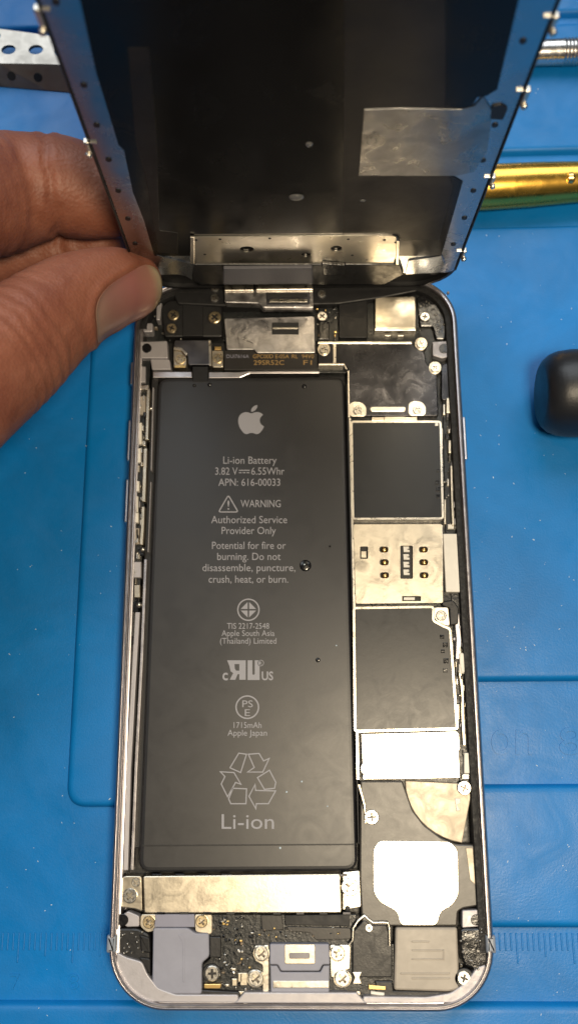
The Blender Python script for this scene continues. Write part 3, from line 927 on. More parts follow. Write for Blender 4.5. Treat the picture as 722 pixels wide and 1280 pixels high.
# raised plug bracket above it, tilted towards the display
plug = ppoly('flex_plug', [(280, 361), (391, 361), (392, 384.5), (328, 384.5), (324, 379), (281, 378)], 5.0, 7.0, 'steel_foil', phone, .15, .4)
ppoly('plug_edge', [(280, 354.5), (316.5, 354.5), (317, 363.5), (280, 364)], 6.4, 7.5, 'steel_edge', plug, .25, .3)
ppoly('plug_edge', [(319, 353.5), (390.5, 353), (391.3, 362.6), (319, 363)], 6.4, 7.6, 'steel_edge', plug, .25, .3)
ppoly('plug_recess', [(332, 365.5), (387, 365), (387, 381.5), (333, 381.5)], 6.95, 7.06, 'bracket_grey', plug, .05, .3)
pbox('plug_slot', 336, 367, 384, 371, 7.0, 7.1, 'recess', plug, .03); pbox('plug_slot', 337, 374, 384, 377.5, 7.0, 7.1, 'steel_edge', plug, .03)
for x, y in ((268.5, 359), (268, 372), (402, 367)):
    screw(x, y, 5.6, .9, top, 'screw_steel')
clutter(top, 396, 384, 420, 425, 22, 3.4, 1.2, 3.6)
clutter(top, 500, 362, 560, 424, 30, 3.0, 1.5, 4)
clutter(top, 180, 376, 204, 424, 14, 3.0, 1.5, 4)
clutter(board, 553, 500, 572, 664, 40, 3.6, 1.5, 4.5)
screw(402.5, 395, 4.5, 1.05, top); pbox('socket', 399, 402, 411, 424, 3, 4.4, 'black_gloss', top, .15)
# right: black ribbon and camera can
ppoly('black_ribbon', [(423, 358), (459, 356), (459, 422), (423, 422)], 2.6, 4.9, 'black_tape', phone, .15, .4)
camc = ppoly('camera_can', [(468, 371), (519, 370), (520, 411), (468, 411)], 2.6, 5.2, 'steel_warm', phone, .2, .4)
pbox('can_edge', 468, 410, 519.5, 413, 2.6, 5.3, 'steel_edge', camc, .08)
pbox('can_mark', 481, 418, 488, 420, 3, 4.6, 'solder', camc, .05); pbox('can_mark', 497, 418, 504, 420, 3, 4.6, 'solder', camc, .05)
screw(530.6, 395.8, 4.6, 1.0, top)
ppoly('corner_bracket', [(520, 372), (536, 364), (552, 376), (557, 398), (556, 424), (544, 424), (540, 408), (524, 408)], 2.6, 4.4, 'black_gloss', phone, .25, .5)

# ---------------------------------------------------------------- side flexes
side = ppoly('right_side_flex', [(552, 470), (566, 450), (572, 470), (584, 760), (594, 975), (585, 985), (574, 985), (566, 780), (556, 660)], 1.7, 4.0, 'board', phone, .1)
ppoly('flex_plate', [(551, 456), (562, 452), (566, 490), (566, 500), (551, 500)], 3.8, 4.8, 'steel_smudged', side, .15, .6)
for x0, y0, x1, y1, z, m in ((557, 497, 563, 516, 4.9, 'steel_warm'), (553, 505, 556, 518, 4.7, 'steel_edge'), (561.5, 525, 566, 537, 4.8, 'aluminium'), (549.5, 535, 553.3, 560, 4.8, 'steel_edge'),
        (559.5, 550, 563.5, 566, 4.8, 'steel_warm'), (564.5, 566, 568.5, 584, 4.7, 'aluminium'), (558, 598, 561, 607, 4.6, 'steel_edge'), (565, 604, 569.5, 613, 4.6, 'aluminium'),
        (554, 624, 557.5, 655, 4.7, 'steel_warm'), (570, 625, 573.5, 641, 5.0, 'cream_plastic'), (559, 655, 567, 661, 4.7, 'cream_plastic'), (568, 653, 573, 661, 4.7, 'steel_edge'),
        (556, 542, 561, 549, 4.6, 'black_gloss'), (563, 586, 567, 600, 4.6, 'black_gloss'), (573, 830, 581.5, 842, 5.1, 'cream_plastic'),
        (583, 862, 587, 885, 4.7, 'aluminium_matte'), (585, 899, 589, 923, 4.7, 'aluminium_matte'), (579.5, 941, 587, 967, 5.0, 'cream_plastic'), (577, 968, 586, 974, 4.8, 'steel_edge'),
        (570, 880, 574, 900, 4.6, 'steel_warm'), (576, 842, 584, 850, 4.5, 'black_gloss')):
    pbox('side_clip', x0, y0, x1, y1, 3.4, z, m, side, .15)
def bar(px, w, z, m, parent, name='spring_bar', z0=3.2):
    """a slim bar following photo points"""
    L_ = [(x - w / 2, y) for x, y in px] + [(x + w / 2, y) for x, y in px[::-1]]
    return ppoly(name, L_, z0, z, m, parent, .12, .15)
bar([(563.5, 582), (564.5, 620), (566, 657)], 3.2, 5.0, 'steel_warm', side)
bar([(570, 766), (573, 800), (572, 824)], 6.5, 4.8, 'aluminium', side)
bar([(574, 838), (577, 860), (578, 900), (580, 932)], 4.2, 5.0, 'steel_warm', side)
ppoly('clip_pad', [(573.5, 816), (579, 816), (582.5, 826), (582, 840), (576, 841), (574, 830)], 4.8, 5.2, 'cream_plastic', side, .15, .4)
ppoly('black_clamp', [(552, 752), (566, 750), (573, 760), (572, 780), (562, 782), (561, 760), (552, 757)], 3, 5.15, 'black_plastic', phone, .2, .3)

lside = ppoly('left_side_flex', [(174, 450), (188, 450), (178, 690), (168, 850), (160, 1092), (148, 1092), (160, 700), (168, 560)], 1.7, 3.8, 'board', phone, .1)
for x0, y0, x1, y1, z, m in ((173, 458, 182, 478, 4.6, 'aluminium_matte'), (175, 481, 186, 487, 4.7, 'steel_edge'), (174, 495, 182, 518, 4.6, 'grey_box'), (173.4, 528, 177.2, 555, 4.9, 'cream_plastic'), (171.8, 560, 176, 578, 4.9, 'cream_plastic'),
        (170, 601, 174, 614, 4.9, 'cream_plastic'), (170.5, 620, 172.5, 640, 4.8, 'cream_plastic'), (168.5, 641, 173, 653, 4.9, 'cream_plastic'), (168, 660, 174, 680, 4.6, 'grey_box'), (167, 702, 176.5, 722, 4.6, 'aluminium_matte'),
        (167.5, 731, 175, 747, 5.0, 'steel_warm'), (163, 752, 173, 765, 4.5, 'black_gloss'), (161, 795, 168, 806, 4.4, 'black_gloss'), (172, 686, 180, 695, 4.5, 'black_gloss')):
    pbox('side_clip', x0, y0, x1, y1, 3.2, z, m, lside, .15)
bar([(185.5, 486), (185, 500), (183.5, 550)], 4.2, 4.9, 'steel_warm', lside)
bar([(181.8, 560), (180.5, 600), (179.5, 627)], 4.8, 4.9, 'steel_warm', lside)
bar([(179, 633), (178, 660), (176.5, 681)], 4.2, 4.9, 'steel_warm', lside)
bar([(182, 699), (177, 824), (170, 960), (165, 1088)], 4.0, 4.7, 'aluminium', lside, 'rail')
bar([(172, 765), (168.5, 824), (161, 960), (157, 1088)], 6.0, 4.4, 'aluminium_matte', lside, 'rail')
bar([(191.5, 484), (189, 588)], 1.8, 4.8, 'aluminium_matte', lside, 'rail')
bar([(188.5, 602), (185, 690)], 1.6, 4.8, 'aluminium_matte', lside, 'rail')
for x, y, r in ((179, 687, .55), (172, 692, .45), (174, 756, .6), (189, 511, .5)):
    drop(x, y, r, .5, 4.5, lside, 'solder', 'ball_pin')
# small springs, foil scraps and solder along both side flexes
for parent_, a_, b_, n_ in ((lside, (178, 478), (167, 770), 46), (side, (561, 500), (571, 656), 34), (side, (570, 780), (584, 960), 34)):
    groups = {}
    for i in range(n_):
        f = rnd.random()
        x = a_[0] + (b_[0] - a_[0]) * f + rnd.uniform(-5, 5.5); y = a_[1] + (b_[1] - a_[1]) * f
        w, h = rnd.uniform(1.2, 3.4), rnd.uniform(2, 9)
        m_ = rnd.choice(['solder', 'steel_edge', 'aluminium_matte', 'black_gloss', 'black_gloss', 'steel_warm'])
        t = rnd.uniform(4.3, 5.05)
        bm = groups.setdefault(m_, bmesh.new())
        prism_bm(bm, fillet(PP([(x - w / 2, y - h / 2), (x + w / 2, y - h / 2 + rnd.uniform(-.6, .6)), (x + w / 2, y + h / 2), (x - w / 2, y + h / 2)], t), .15, 2), 3.3, t, .12)
    for m_, bm in groups.items():
        build('flex_scraps', bm, m_, parent_)['kind'] = 'stuff'
# wet sparkle: little beads of moisture on the dark boards
bm = bmesh.new()
for i in range(150):
    z_ = rnd.choice(((186, 372, 420, 426, 4.0), (266, 1146, 330, 1240, 4.5), (553, 470, 574, 660, 4.6), (522, 368, 556, 424, 4.5), (575, 1160, 604, 1215, 5.4), (150, 1165, 188, 1220, 4.8)))
    c = P3(rnd.uniform(z_[0], z_[2]), rnd.uniform(z_[1], z_[3]), z_[4])
    r = rnd.uniform(.08, .24)
    lathe_bm(bm, c, (0, 0, 1), [(-.25, r), (0, r), (r * .5, r * .7), (r * .8, r * .2)], 8)
o = build('moisture_beads', bm, 'solder', phone, 80)
o['kind'] = 'stuff'

# ================================================================== the opened display
disp = thing('display_panel', 'black display panel standing open at the top of the phone, seen from its back', 'display panel', D_LOC)
disp.rotation_euler = D_ROT.to_euler()
W2, H0, H1 = 32.5, -1.4, 133.0
def panel_outline(d, r=9.0):
    x0, x1, y0, y1 = -W2 + d, W2 - d, H0 + d, H1 - d
    r = max(r - d, .3)
    out = []
    for cx, cy, a0 in ((x1 - r, y1 - r, 0), (x0 + r, y1 - r, 90), (x0 + r, y0 + r, 180), (x1 - r, y0 + r, 270)):
        for i in range(9):
            a = math.radians(a0 + 90 * i / 8)
            out.append((cx + r * math.cos(a), cy + r * math.sin(a)))
    return out
bm = bmesh.new()
rings_mesh(bm, [[(p[0], p[1], z) for p in panel_outline(d)] for d, z in ((.6, -2.6), (.15, -2.4), (0, -2.1), (0, -1.5), (.2, -1.35))])
build('cover_glass', bm, 'glass_black', disp, 40)
bm = bmesh.new()
rings_mesh(bm, [[(p[0], p[1], z) for p in panel_outline(d)] for d, z in ((.35, -1.34), (.35, -.5), (.6, -.2), (1.3, -.2), (1.3, -1.0))])
build('bezel', bm, 'bezel', disp, 40)
def dpoly(name, px, z0, z1, material, parent=disp, bev=.05, r=0):
    pts = DD(px, z1)
    if r: pts = fillet(pts, r)
    return prism(name, pts, z0, z1, material, parent, bev)
def dlocal(name, pts, z0, z1, material, parent=disp, bev=.05, r=0):
    if r: pts = fillet(pts, r)
    return prism(name, pts, z0, z1, material, parent, bev)
XB = W2 - .95
# pressed steel back plate
back = dlocal('back_plate', [(-XB, 6.3), (-XB + 1.2, 5.4), (XB - 1.2, 5.4), (XB, 6.3), (XB, 128), (-XB, 128)], -1.0, -.12, 'panel_steel', disp, .12, .5)
# black films over the middle (its left and right margins bare)
lf = [D(x, y, 0)[0] for x, y in ((188, 250), (228, 320))]
dpoly('black_film', [(193, 320), (180, 276), (166, 240), (155, 188), (148, 181), (120, 90), (100, 0), (58, -200), (700, -200), (648, 0), (621, 112), (608, 120), (596, 122), (588, 135), (456, 137), (448, 219), (566, 220), (578, 227), (551, 320)], -.13, 0, 'panel_film', disp, .03)
yt_ = max(D(58, -200)[1], D(700, -200)[1]) + .15
dlocal('black_film', [(-28, yt_), (28, yt_), (28, 118), (23, 124), (-23, 124), (-28, 118)], -.13, 0, 'panel_film', disp, .03)
dpoly('brown_film', [(428, 300), (430, 60), (429, -60), (556, -60), (556, 136), (455, 136), (447, 220), (560, 220), (566, 232), (548, 300)], -.02, .05, 'panel_film_brown', disp, .03)
dpoly('brown_film', [(197, 316), (195, 294), (181, 216), (170, 180), (160, 60), (186, 60), (196, 180), (199, 288), (222, 291), (222, 317)], -.02, .05, 'panel_film_brown', disp, .03)
# aluminium tape patch
tp = [(455, 137), (500, 135.5), (548, 136.5), (577, 137), (592, 133), (603, 121), (615, 140), (608, 190), (592, 215), (570, 220), (448, 219.5)]
tape = dpoly('foil_tape', tp, -.02, .12, 'foil_tape', disp, .04)
tape['label'] = 'crinkled aluminium tape patch'
dpoly('cut_out', [(614, 133), (626, 131), (634, 136), (628, 150), (612, 149)], -.1, .14, 'bezel', disp, .03, .3)
# lower shield with holes
sb = D(238, 296, .2); se = D(499, 296, .2)
y0 = D(370, 331, .2)[1]; y1 = D(370, 295, .2)[1]
hol = [ccw(circle(D(308.5, 311, .2), .0, 18)), ] 
def ell(px, py, a, b, w=.2):
    c = D(px, py, w)
    return ccw([(c[0] + a * math.cos(t * math.pi / 9), c[1] + b * math.sin(t * math.pi / 9)) for t in range(18)])
hol = [ell(308.5, 311, 1.35, 1.1), ell(420, 310, 1.1, 1.0), ell(382, 318, .9, .8)]
outer = ccw(fillet([(sb[0], y0), (se[0], y0), (se[0], y1), (sb[0], y1)], [.3, .3, 2.2, .4], 5))
es = plate_holes('earpiece_shield', outer, hol, .05, .3, 'steel_bright', disp)
for px, py in ((245, 300), (256, 318), (275, 299), (337, 298), (480, 300), (494, 303), (440, 319), (435, 299)):
    dlocal('shield_dimple', circle(D(px, py, .3), .28, 12), .28, .34, 'recess', es, .01)
dpoly('shield_lip', [(238, 297), (243, 297), (243, 330), (238, 330)], .25, .6, 'steel_edge', es, .08)
dpoly('shield_lip', [(495, 300), (499, 302), (498, 331), (494, 331)], .25, .6, 'steel_edge', es, .08)
# side margins with oval holes
holes_px = [(105, 107), (121, 157), (136, 200), (148, 239), (160, 274), (169, 305), (603, 201), (618, 157), (591, 239), (580, 273), (653, 52), (566, 306), (663, -6), (70, 3)]
for px, py in holes_px:
    dlocal('plate_hole', ell(px, py, .48, .5, 0), -.14, .03, 'bezel', back, .01)
# raised edge lip of the plate
for s in (-1, 1):
    dlocal('plate_lip', [(s * XB, 7), (s * (XB + .3), 7), (s * (XB + .3), 127), (s * XB, 127)], -.6, .25, 'bezel', back, .06)
# hinge end: plate tongues
dpoly('plate_tongue', [(196, 319), (243, 331), (240, 350), (232, 345), (214, 342), (208, 332)], -.1, .12, 'panel_steel', disp, .05)
dpoly('plate_tongue', [(510, 326), (552, 320), (556, 331), (548, 341), (506, 343)], -.1, .14, 'panel_steel', disp, .05, .3)
dpoly('sensor_flex', [(243, 331), (500, 331), (504, 343), (480, 356), (250, 356), (240, 348)], -.1, .6, 'black_plastic', disp, .2)
dpoly('sensor_can', [(402, 330), (432, 332), (432, 344), (404, 344)], .4, 1.0, 'black_gloss', disp, .15, .3)
dpoly('flex_tab', [(279, 336), (390, 335), (391, 354.5), (279, 356)], 1.9, 2.5, 'flex_grey', disp, .15, .3)
# edge clips
def clip(px, py, h, w=.9):
    c = D(px, py, 0)
    s = 1 if c[0] > 0 else -1
    x = s * (W2 - .2)
    o = dlocal('edge_clip', fillet([(x - .5 * s, c[1] - h), (x + w * s * .3, c[1] - h), (x + w * s * .4, c[1] + h), (x - .5 * s, c[1] + h)], .25), -.6, .3, 'steel_bright', disp, .2)
    dlocal('clip_arm', [(x - 1.7 * s, c[1] + h - .4), (x - .4 * s, c[1] + h - .4), (x - .4 * s, c[1] + h), (x - 1.7 * s, c[1] + h)], -.3, .2, 'steel_bright', o, .1)
    dlocal('clip_hook', circle((x + .1 * s, c[1] - h + .3), .5, 14), .1, .8, 'steel_bright', o, .25)
clip(113, 185, 1.6); clip(648, 122, 1.7); clip(612, 226, 1.3, .6); clip(577, 318, 1.5, .6); clip(60, 25, 1.9); clip(676, 30, 1.4, .7)
# beads of water on the film
def dbead(px, py, a, b, h=.3):
    c = D(px, py, .0)
    bm = bmesh.new()
    rings_mesh(bm, [[(c[0] + a * k * math.cos(t * math.pi / 10), c[1] + b * k * math.sin(t * math.pi / 10), z) for t in range(20)] for k, z in ((1, .0), (.95, h * .5), (.7, h * .85), (.25, h))])
    build('water_bead', bm, 'droplet', disp, 80)
dbead(370, 246, 1.3, .85, .5); dbead(386, 180, .6, .55, .4); dbead(453, 250, .55, .3)

# ================================================================== tools on the mat
gold = thing('gold_tool', 'gold anodised metal tool handle lying right of the display', 'tool', (60, 91.5, -1))
def tool_part(name, prof, material, parent, y_, z_, x0, tilt=0.0, smooth=40, n=40):
    bm = bmesh.new()
    lathe_bm(bm, (x0, y_, z_), (1, tilt, 0), prof, n)
    o = build(name, bm, material, parent, smooth)
    o.matrix_parent_inverse = Matrix.Translation(-parent.location)
    return o
gy = (P(620, 231, 4)[1], P(722, 225, 4)[1])
tl = (gy[1] - gy[0]) / (P(722, 225, 4)[0] - P(620, 231, 4)[0])
x0 = P(620, 231, 4)[0]
tool_part('handle', [(-24, 1.0), (-23.5, 2.2), (-20, 3.4), (-12, 4.3), (-2, 4.75), (8, 4.6), (20, 4.1), (40, 3.7), (70, 3.9), (74, 3.2), (74.2, .5)], 'gold_anodised', gold, gy[0], 3.3, x0, tl)
c = P3(713, 221, 7.6)
o = tool_part('rivet', [(-.7, .5), (-.6, 1.1), (.3, 1.2), (.8, .8), (1.0, .2)], 'gold_contact', gold, c.y, 7.2, c.x)
sil = thing('screwdriver', 'slim polished steel screwdriver at the top right corner', 'screwdriver', (70, 124, 0))
sy = P(700, 66, 2.6)[1]; sx = P(668, 66, 2.6)[0]
tool_part('shaft', [(-40, .9), (-39, 1.2), (-14, 1.25), (-13, 1.6), (-11, 2.5), (-8, 2.75), (6, 2.8)], 'tool_steel', sil, sy, 2.85, sx)
tool_part('knurled_grip', [(6, 2.85)] + [q for i in range(26) for q in ((6.1 + i * .8, 2.75), (6.4 + i * .8, 3.0), (6.7 + i * .8, 2.75))] + [(28, 2.6), (50, 2.6), (52, 1.8)], 'tool_steel', sil, sy, 2.85, sx, 0, 25, 36)
# perforated steel bar, upper left
bar_o = thing('perforated_bar', 'perforated bright metal bar at the upper left behind the fingers', 'metal bar', (-60, 127, -1))
def bp(px, py, z): return P(px, py, z)
zt = 4.2
outer = ccw(fillet(PP([(-90, 34), (0, 36), (30, 40), (60, 44), (110, 48), (110, 82), (60, 80), (0, 79), (-90, 80)], zt), .5))
hl = [ccw([(P(x, y, zt)[0] + 1.7 * math.cos(t * math.pi / 9), P(x, y, zt)[1] + 1.3 * math.sin(t * math.pi / 9)) for t in range(18)]) for x, y in ((11, 62), (-8, 45), (45, 62), (78, 64), (-40, 62))]
o = plate_holes('top_flange', outer, hl, zt - .8, zt, 'tool_bar', bar_o)
o.matrix_parent_inverse = Matrix.Translation(-bar_o.location)
bm = bmesh.new()
qa = [P3(x, y, zt - .1) for x, y in ((-90, 81), (0, 80), (60, 81), (110, 83))]
qb = [P3(x, y, .2) for x, y in ((-90, 112), (0, 108), (60, 113), (110, 117))]
for k in range(3):
    pass
rings_mesh(bm, [[tuple(a), tuple(b), tuple(b + Vector((0, .9, -.3))), tuple(a + Vector((0, .9, -.9)))] for a, b in zip(qa, qb)])
o = build('front_flange', bm, 'tool_bar', bar_o); o.matrix_parent_inverse = Matrix.Translation(-bar_o.location)
for f in (.25, .8, -.4):
    c = qa[1].lerp(qa[2], f).lerp(qb[1].lerp(qb[2], f), .5)
    bm = bmesh.new()
    nrm = (qb[1] - qa[1]).cross(Vector((1, 0, 0))).normalized()
    if nrm.z < 0: nrm = -nrm
    tube_bm(bm, [c - nrm * .6, c + nrm * .25], 1.0, 18)
    o = build('flange_hole', bm, 'recess', bar_o); o.matrix_parent_inverse = Matrix.Translation(-bar_o.location)
# black rubber knob
knob = thing('rubber_knob', 'rounded black rubber knob at the right edge of the mat', 'knob', (62, 41, 0))
kc = P3(700, 492, 8.6)
kx = P(675, 492, 8.6)[0]
tool_part('grip', [(0, 5.2), (.12, 5.9), (.6, 6.7), (1.6, 7.6), (3.2, 8.25), (5.5, 8.55), (9, 8.6), (17.6, 8.56), (17.8, 8.3), (18.2, 8.3), (18.4, 8.56), (24, 8.5), (30, 8.2), (32, 7.2)], 'rubber', knob, kc.y, 8.6, kx, 0, 60, 56)
tool_part('collar', [(31.5, 5.5), (33, 6.0), (42, 6.0), (43, 5.2)], 'tool_steel', knob, kc.y, 8.6, kx, 0, 40)

# ================================================================== the hand
hand = thing('hand', 'bare hand pinching the left edge of the open display between thumb and forefinger', 'hand', (-110, 40, 0))

def catmull(pts, n=8):
    out = []
    N = len(pts)
    for i in range(N - 1):
        p0 = pts[max(i - 1, 0)]; p1 = pts[i]; p2 = pts[i + 1]; p3 = pts[min(i + 2, N - 1)]
        for j in range(n):
            t = j / n
            out.append([.5 * ((2 * b) + (-a + c) * t + (2 * a - 5 * b + 4 * c - d) * t * t + (-a + 3 * b - 3 * c + d) * t ** 3) for a, b, c, d in zip(p0, p1, p2, p3)])
    out.append(list(pts[-1]))
    return out

def limb(bm, secs, up, n=26):
    """secs: (x, y, z, half width, half thickness) from root to tip"""
    S = catmull(secs, 9)
    up = Vector(up).normalized()
    rings = []
    pts = [Vector(s[:3]) for s in S]
    for i, s in enumerate(S):
        t = (pts[min(i + 1, len(pts) - 1)] - pts[max(i - 1, 0)]).normalized()
        w = t.cross(up).normalized(); u = w.cross(t).normalized()
        rings.append([tuple(pts[i] + w * (s[3] * math.cos(2 * math.pi * k / n)) + u * (s[4] * math.sin(2 * math.pi * k / n))) for k in range(n)])
    # rounded tip
    t = (pts[-1] - pts[-2]).normalized(); w = t.cross(up).normalized(); u = w.cross(t).normalized()
    s = S[-1]
    for a in (20, 40, 58, 72, 84):
        ca, sa = math.cos(math.radians(a)), math.sin(math.radians(a))
        q = pts[-1] + t * (sa * min(s[3], s[4]) * 1.0)
        rings.append([tuple(q + w * (s[3] * ca * math.cos(2 * math.pi * k / n)) + u * (s[4] * ca * math.sin(2 * math.pi * k / n))) for k in range(n)])
    rings_mesh(bm, rings)

TH_UP = Vector((.15, -.80, .58)).normalized()
th_px = [(-160, 575, 47, 14, 13), (-85, 512, 42, 12, 11.5), (-10, 458, 35, 10.8, 10.2), (40, 415, 29.5, 10.0, 9.4), (83, 382, 25, 9.0, 8.6), (115, 367, 21.5, 8.3, 7.8), (143, 359, 18.5, 7.8, 7.0), (166, 358, 16, 6.7, 5.9)]
th = [(*P3(a, b, c), w, h) for a, b, c, w, h in th_px]
ix_px = [(-190, 255, 60, 13, 13), (-110, 250, 66, 12.5, 12.5), (-40, 245, 73, 12, 12), (5, 241, 77, 11.3, 11.3), (50, 233, 79, 9.8, 9.8), (72, 231, 79.6, 9.2, 9.2), (105, 240, 79.4, 9.0, 9.0), (138, 246, 79, 8, 8)]
ix = [(*PY(a, b, c), w, h) for a, b, c, w, h in ix_px]
bm = bmesh.new()
limb(bm, th, TH_UP)
limb(bm, ix, (0, 1, .25))
mf = [(*P3(a, b, c), w, w) for a, b, c, w in ((-170, 330, 26, 9), (-110, 336, 17, 8.5), (-40, 325, 11.5, 8), (30, 314, 9, 7.6), (85, 308, 8.4, 7.4), (124, 303, 8.6, 7))]
limb(bm, mf, (0, 1, .25))
i0 = Vector(ix[0][:3]); t0 = Vector(th[0][:3])
# palm, wrist and the three folded fingers, outside the picture
mc = i0 + Vector((-22, -14, 2))
limb(bm, [(*(mc + Vector((-62, -62, 2))), 26, 19), (*(mc + Vector((-30, -32, 0))), 30, 17), (*(mc + Vector((-8, -10, -2))), 30, 15), (*(mc + Vector((10, 2, -4))), 24, 12)], (-.3, .5, .8))
limb(bm, [(*(mc + Vector((-30, -45, 2))), 17, 16), (*(t0 + Vector((-12, -4, 2))), 16, 15), (*t0, 14, 13.5)], (.1, -.5, .8))
limb(bm, [(*(mc + Vector((-6, -4, -10))), 12, 12), (*(Vector(mf[0][:3]) + Vector((-8, -2, 2))), 10, 10), (*mf[0][:3], 9, 9)], (0, 1, .2))
limb(bm, [(*(mc + Vector((-4, -4, 0))), 13, 13), (*(i0 + Vector((-6, -2, 0))), 11, 11), (*i0, 10, 10)], (0, 1, .2))
for k, (dy, dz, L_) in enumerate(((-4, -31, .93), (-12, -42, .78))):
    b = mc + Vector((0, dy, dz * .6))
    limb(bm, [(*(b + Vector((-16, -8, 4))), 10, 10), (*(b + Vector((6, 6, dz * .2))), 9.2, 9.2), (*(b + Vector((24 * L_, 16 * L_, dz * .3))), 8.8, 8.6), (*(b + Vector((33 * L_, 6, dz * .35 - 2))), 8.2, 8), (*(b + Vector((26 * L_, -10 * L_, dz * .35 - 3))), 7.8, 7.4), (*(b + Vector((12 * L_, -14 * L_, dz * .35 - 2))), 7, 6.6)], (.3, .8, .4))
wr = mc + Vector((-62, -62, 2))
limb(bm, [(*(wr + Vector((-95, -120, 6))), 33, 28), (*(wr + Vector((-45, -58, 4))), 29, 23), (*wr, 26, 19), (*(wr + Vector((14, 14, 0))), 26, 18)], (-.3, .5, .8))
tmp = build('hand_parts', bm, None)
md = tmp.modifiers.new('remesh', 'REMESH'); md.mode = 'VOXEL'; md.voxel_size = .75 * MM
md = tmp.modifiers.new('smooth', 'SMOOTH'); md.factor = .5; md.iterations = 7
dg = bpy.context.evaluated_depsgraph_get()
me = bpy.data.meshes.new_from_object(tmp.evaluated_get(dg))
bpy.data.objects.remove(tmp)
me.materials.clear()
# creases and soft flesh relief
def crease_list():
    out = []
    T = [Vector(s[:3]) for s in th]; I = [Vector(s[:3]) for s in ix]
    def add(L_, i, f, lean, dep, wid):
        c = L_[i].lerp(L_[i + 1], f)
        a = (L_[i + 1] - L_[i]).normalized()
        out.append((c, (a + Vector(lean)).normalized(), dep, wid))
    # thumb knuckle folds
    for f, dep in ((.00, .28), (.22, .34), (.42, .26), (.66, .32), (.9, .22)):
        add(T, 2, f, (.15, .05, 0), dep, .42)
    add(T, 3, .25, (-.1, 0, 0), .24, .4); add(T, 3, .5, (.12, 0, 0), .18, .4)
    # forefinger joint fold and fine ones
    add(I, 4, .7, (.05, 0, -.05), .8, .7); add(I, 3, .35, (.2, 0, .1), .2, .4); add(I, 2, .8, (.3, 0, .2), .26, .45); add(I, 2, .35, (.35, 0, .3), .22, .4)
    return out
CR = crease_list()
ta = P3(88, 393, 24.2); tb = P3(189, 351, 15)
ax = (tb - ta).normalized(); wv = ax.cross(TH_UP).normalized(); uv = wv.cross(ax).normalized()
LN = (tb - ta).length
HW = 5.5
def nail_e(p):
    r = p - ta
    s_, t_, u_ = r.dot(ax) / LN, r.dot(wv) / HW, r.dot(uv)
    return s_, t_, u_, (abs(2 * s_ - 1) ** 3.2 + abs(t_) ** 3.2) ** (1 / 3.2)
NRM = [v.normal.copy() for v in me.vertices]     # read once: editing a vertex invalidates them
for v, n in zip(me.vertices, NRM):
    p = v.co / MM
    d = 0.0
    w = mnoise.noise(p * .22) * 1.1 + mnoise.noise(p * .6) * .35
    for c, a, dep, wid in CR:
        r = p - c
        if r.length > 15: continue
        s = r.dot(a) + w
        k = .55 + .6 * mnoise.noise(p * .16 + Vector((dep * 40, 0, 0)))
        d -= dep * max(0, k) * math.exp(-(s / wid) ** 2)
        d += dep * .25 * math.exp(-((abs(s) - 1.5) / .8) ** 2)
    s_, t_, u_, e_ = nail_e(p)
    fade = 1.0
    if u_ > -3.5 and e_ < 1.7:
        fade = max(0, min(1, (e_ - 1.0) * 2))
        k = 1 - max(0, min(1, (s_ - .62) / .25))
        d = d * fade + .55 * k * math.exp(-((e_ - 1.14) / .10) ** 2) - .40 * (1 - max(0, min(1, (e_ - .9) / .15)))
    d += fade * (.16 * mnoise.noise(p * .11) + .05 * mnoise.noise(p * .45))
    v.co += n * d * MM
for p in me.polygons: p.use_smooth = True

# skin
m = bpy.data.materials.new('skin'); m.use_nodes = True; MATS['skin'] = m
nt = m.node_tree; b = nt.nodes['Principled BSDF']
tc = nt.nodes.new('ShaderNodeTexCoord')
def N(scale, detail=4, dist=0.0, rough_=.6):
    n_ = nt.nodes.new('ShaderNodeTexNoise'); n_.inputs['Scale'].default_value = scale; n_.inputs['Detail'].default_value = detail
    n_.inputs['Distortion'].default_value = dist; n_.inputs['Roughness'].default_value = rough_
    nt.links.new(tc.outputs['Object'], n_.inputs['Vector']); return n_
n1 = N(90, 5, .5)
cr = nt.nodes.new('ShaderNodeValToRGB')
cr.color_ramp.elements[0].position = .32; cr.color_ramp.elements[0].color = (.185, .062, .037, 1)
cr.color_ramp.elements[1].position = .70; cr.color_ramp.elements[1].color = (.275, .108, .066, 1)
e_ = cr.color_ramp.elements.new(.5); e_.color = (.23, .084, .050, 1)
nt.links.new(n1.outputs['Fac'], cr.inputs[0]); nt.links.new(cr.outputs[0], b.inputs['Base Color'])
b.inputs['Roughness'].default_value = .52
b.inputs['Specular IOR Level'].default_value = .38
b.inputs['Subsurface Weight'].default_value = .18
b.inputs['Subsurface Radius'].default_value = (.003, .0011, .0006)
b.inputs['Subsurface Scale'].default_value = .8
vo = nt.nodes.new('ShaderNodeTexVoronoi'); vo.inputs['Scale'].default_value = 1500
nt.links.new(tc.outputs['Object'], vo.inputs['Vector'])
n2 = N(1100, 5, .4); n3 = N(260, 3, 1.5)
ad = nt.nodes.new('ShaderNodeMath'); ad.operation = 'ADD'
nt.links.new(vo.outputs['Distance'], ad.inputs[0]); nt.links.new(n2.outputs['Fac'], ad.inputs[1])
ad2 = nt.nodes.new('ShaderNodeMath'); ad2.operation = 'ADD'
nt.links.new(ad.outputs[0], ad2.inputs[0]); nt.links.new(n3.outputs['Fac'], ad2.inputs[1])
bp_ = nt.nodes.new('ShaderNodeBump'); bp_.inputs['Strength'].default_value = .24; bp_.inputs['Distance'].default_value = .0003
nt.links.new(ad2.outputs[0], bp_.inputs['Height']); nt.links.new(bp_.outputs[0], b.inputs['Normal'])
skin = link('skin', me, 'skin', hand)
skin.matrix_parent_inverse = Matrix.Translation(-hand.location)

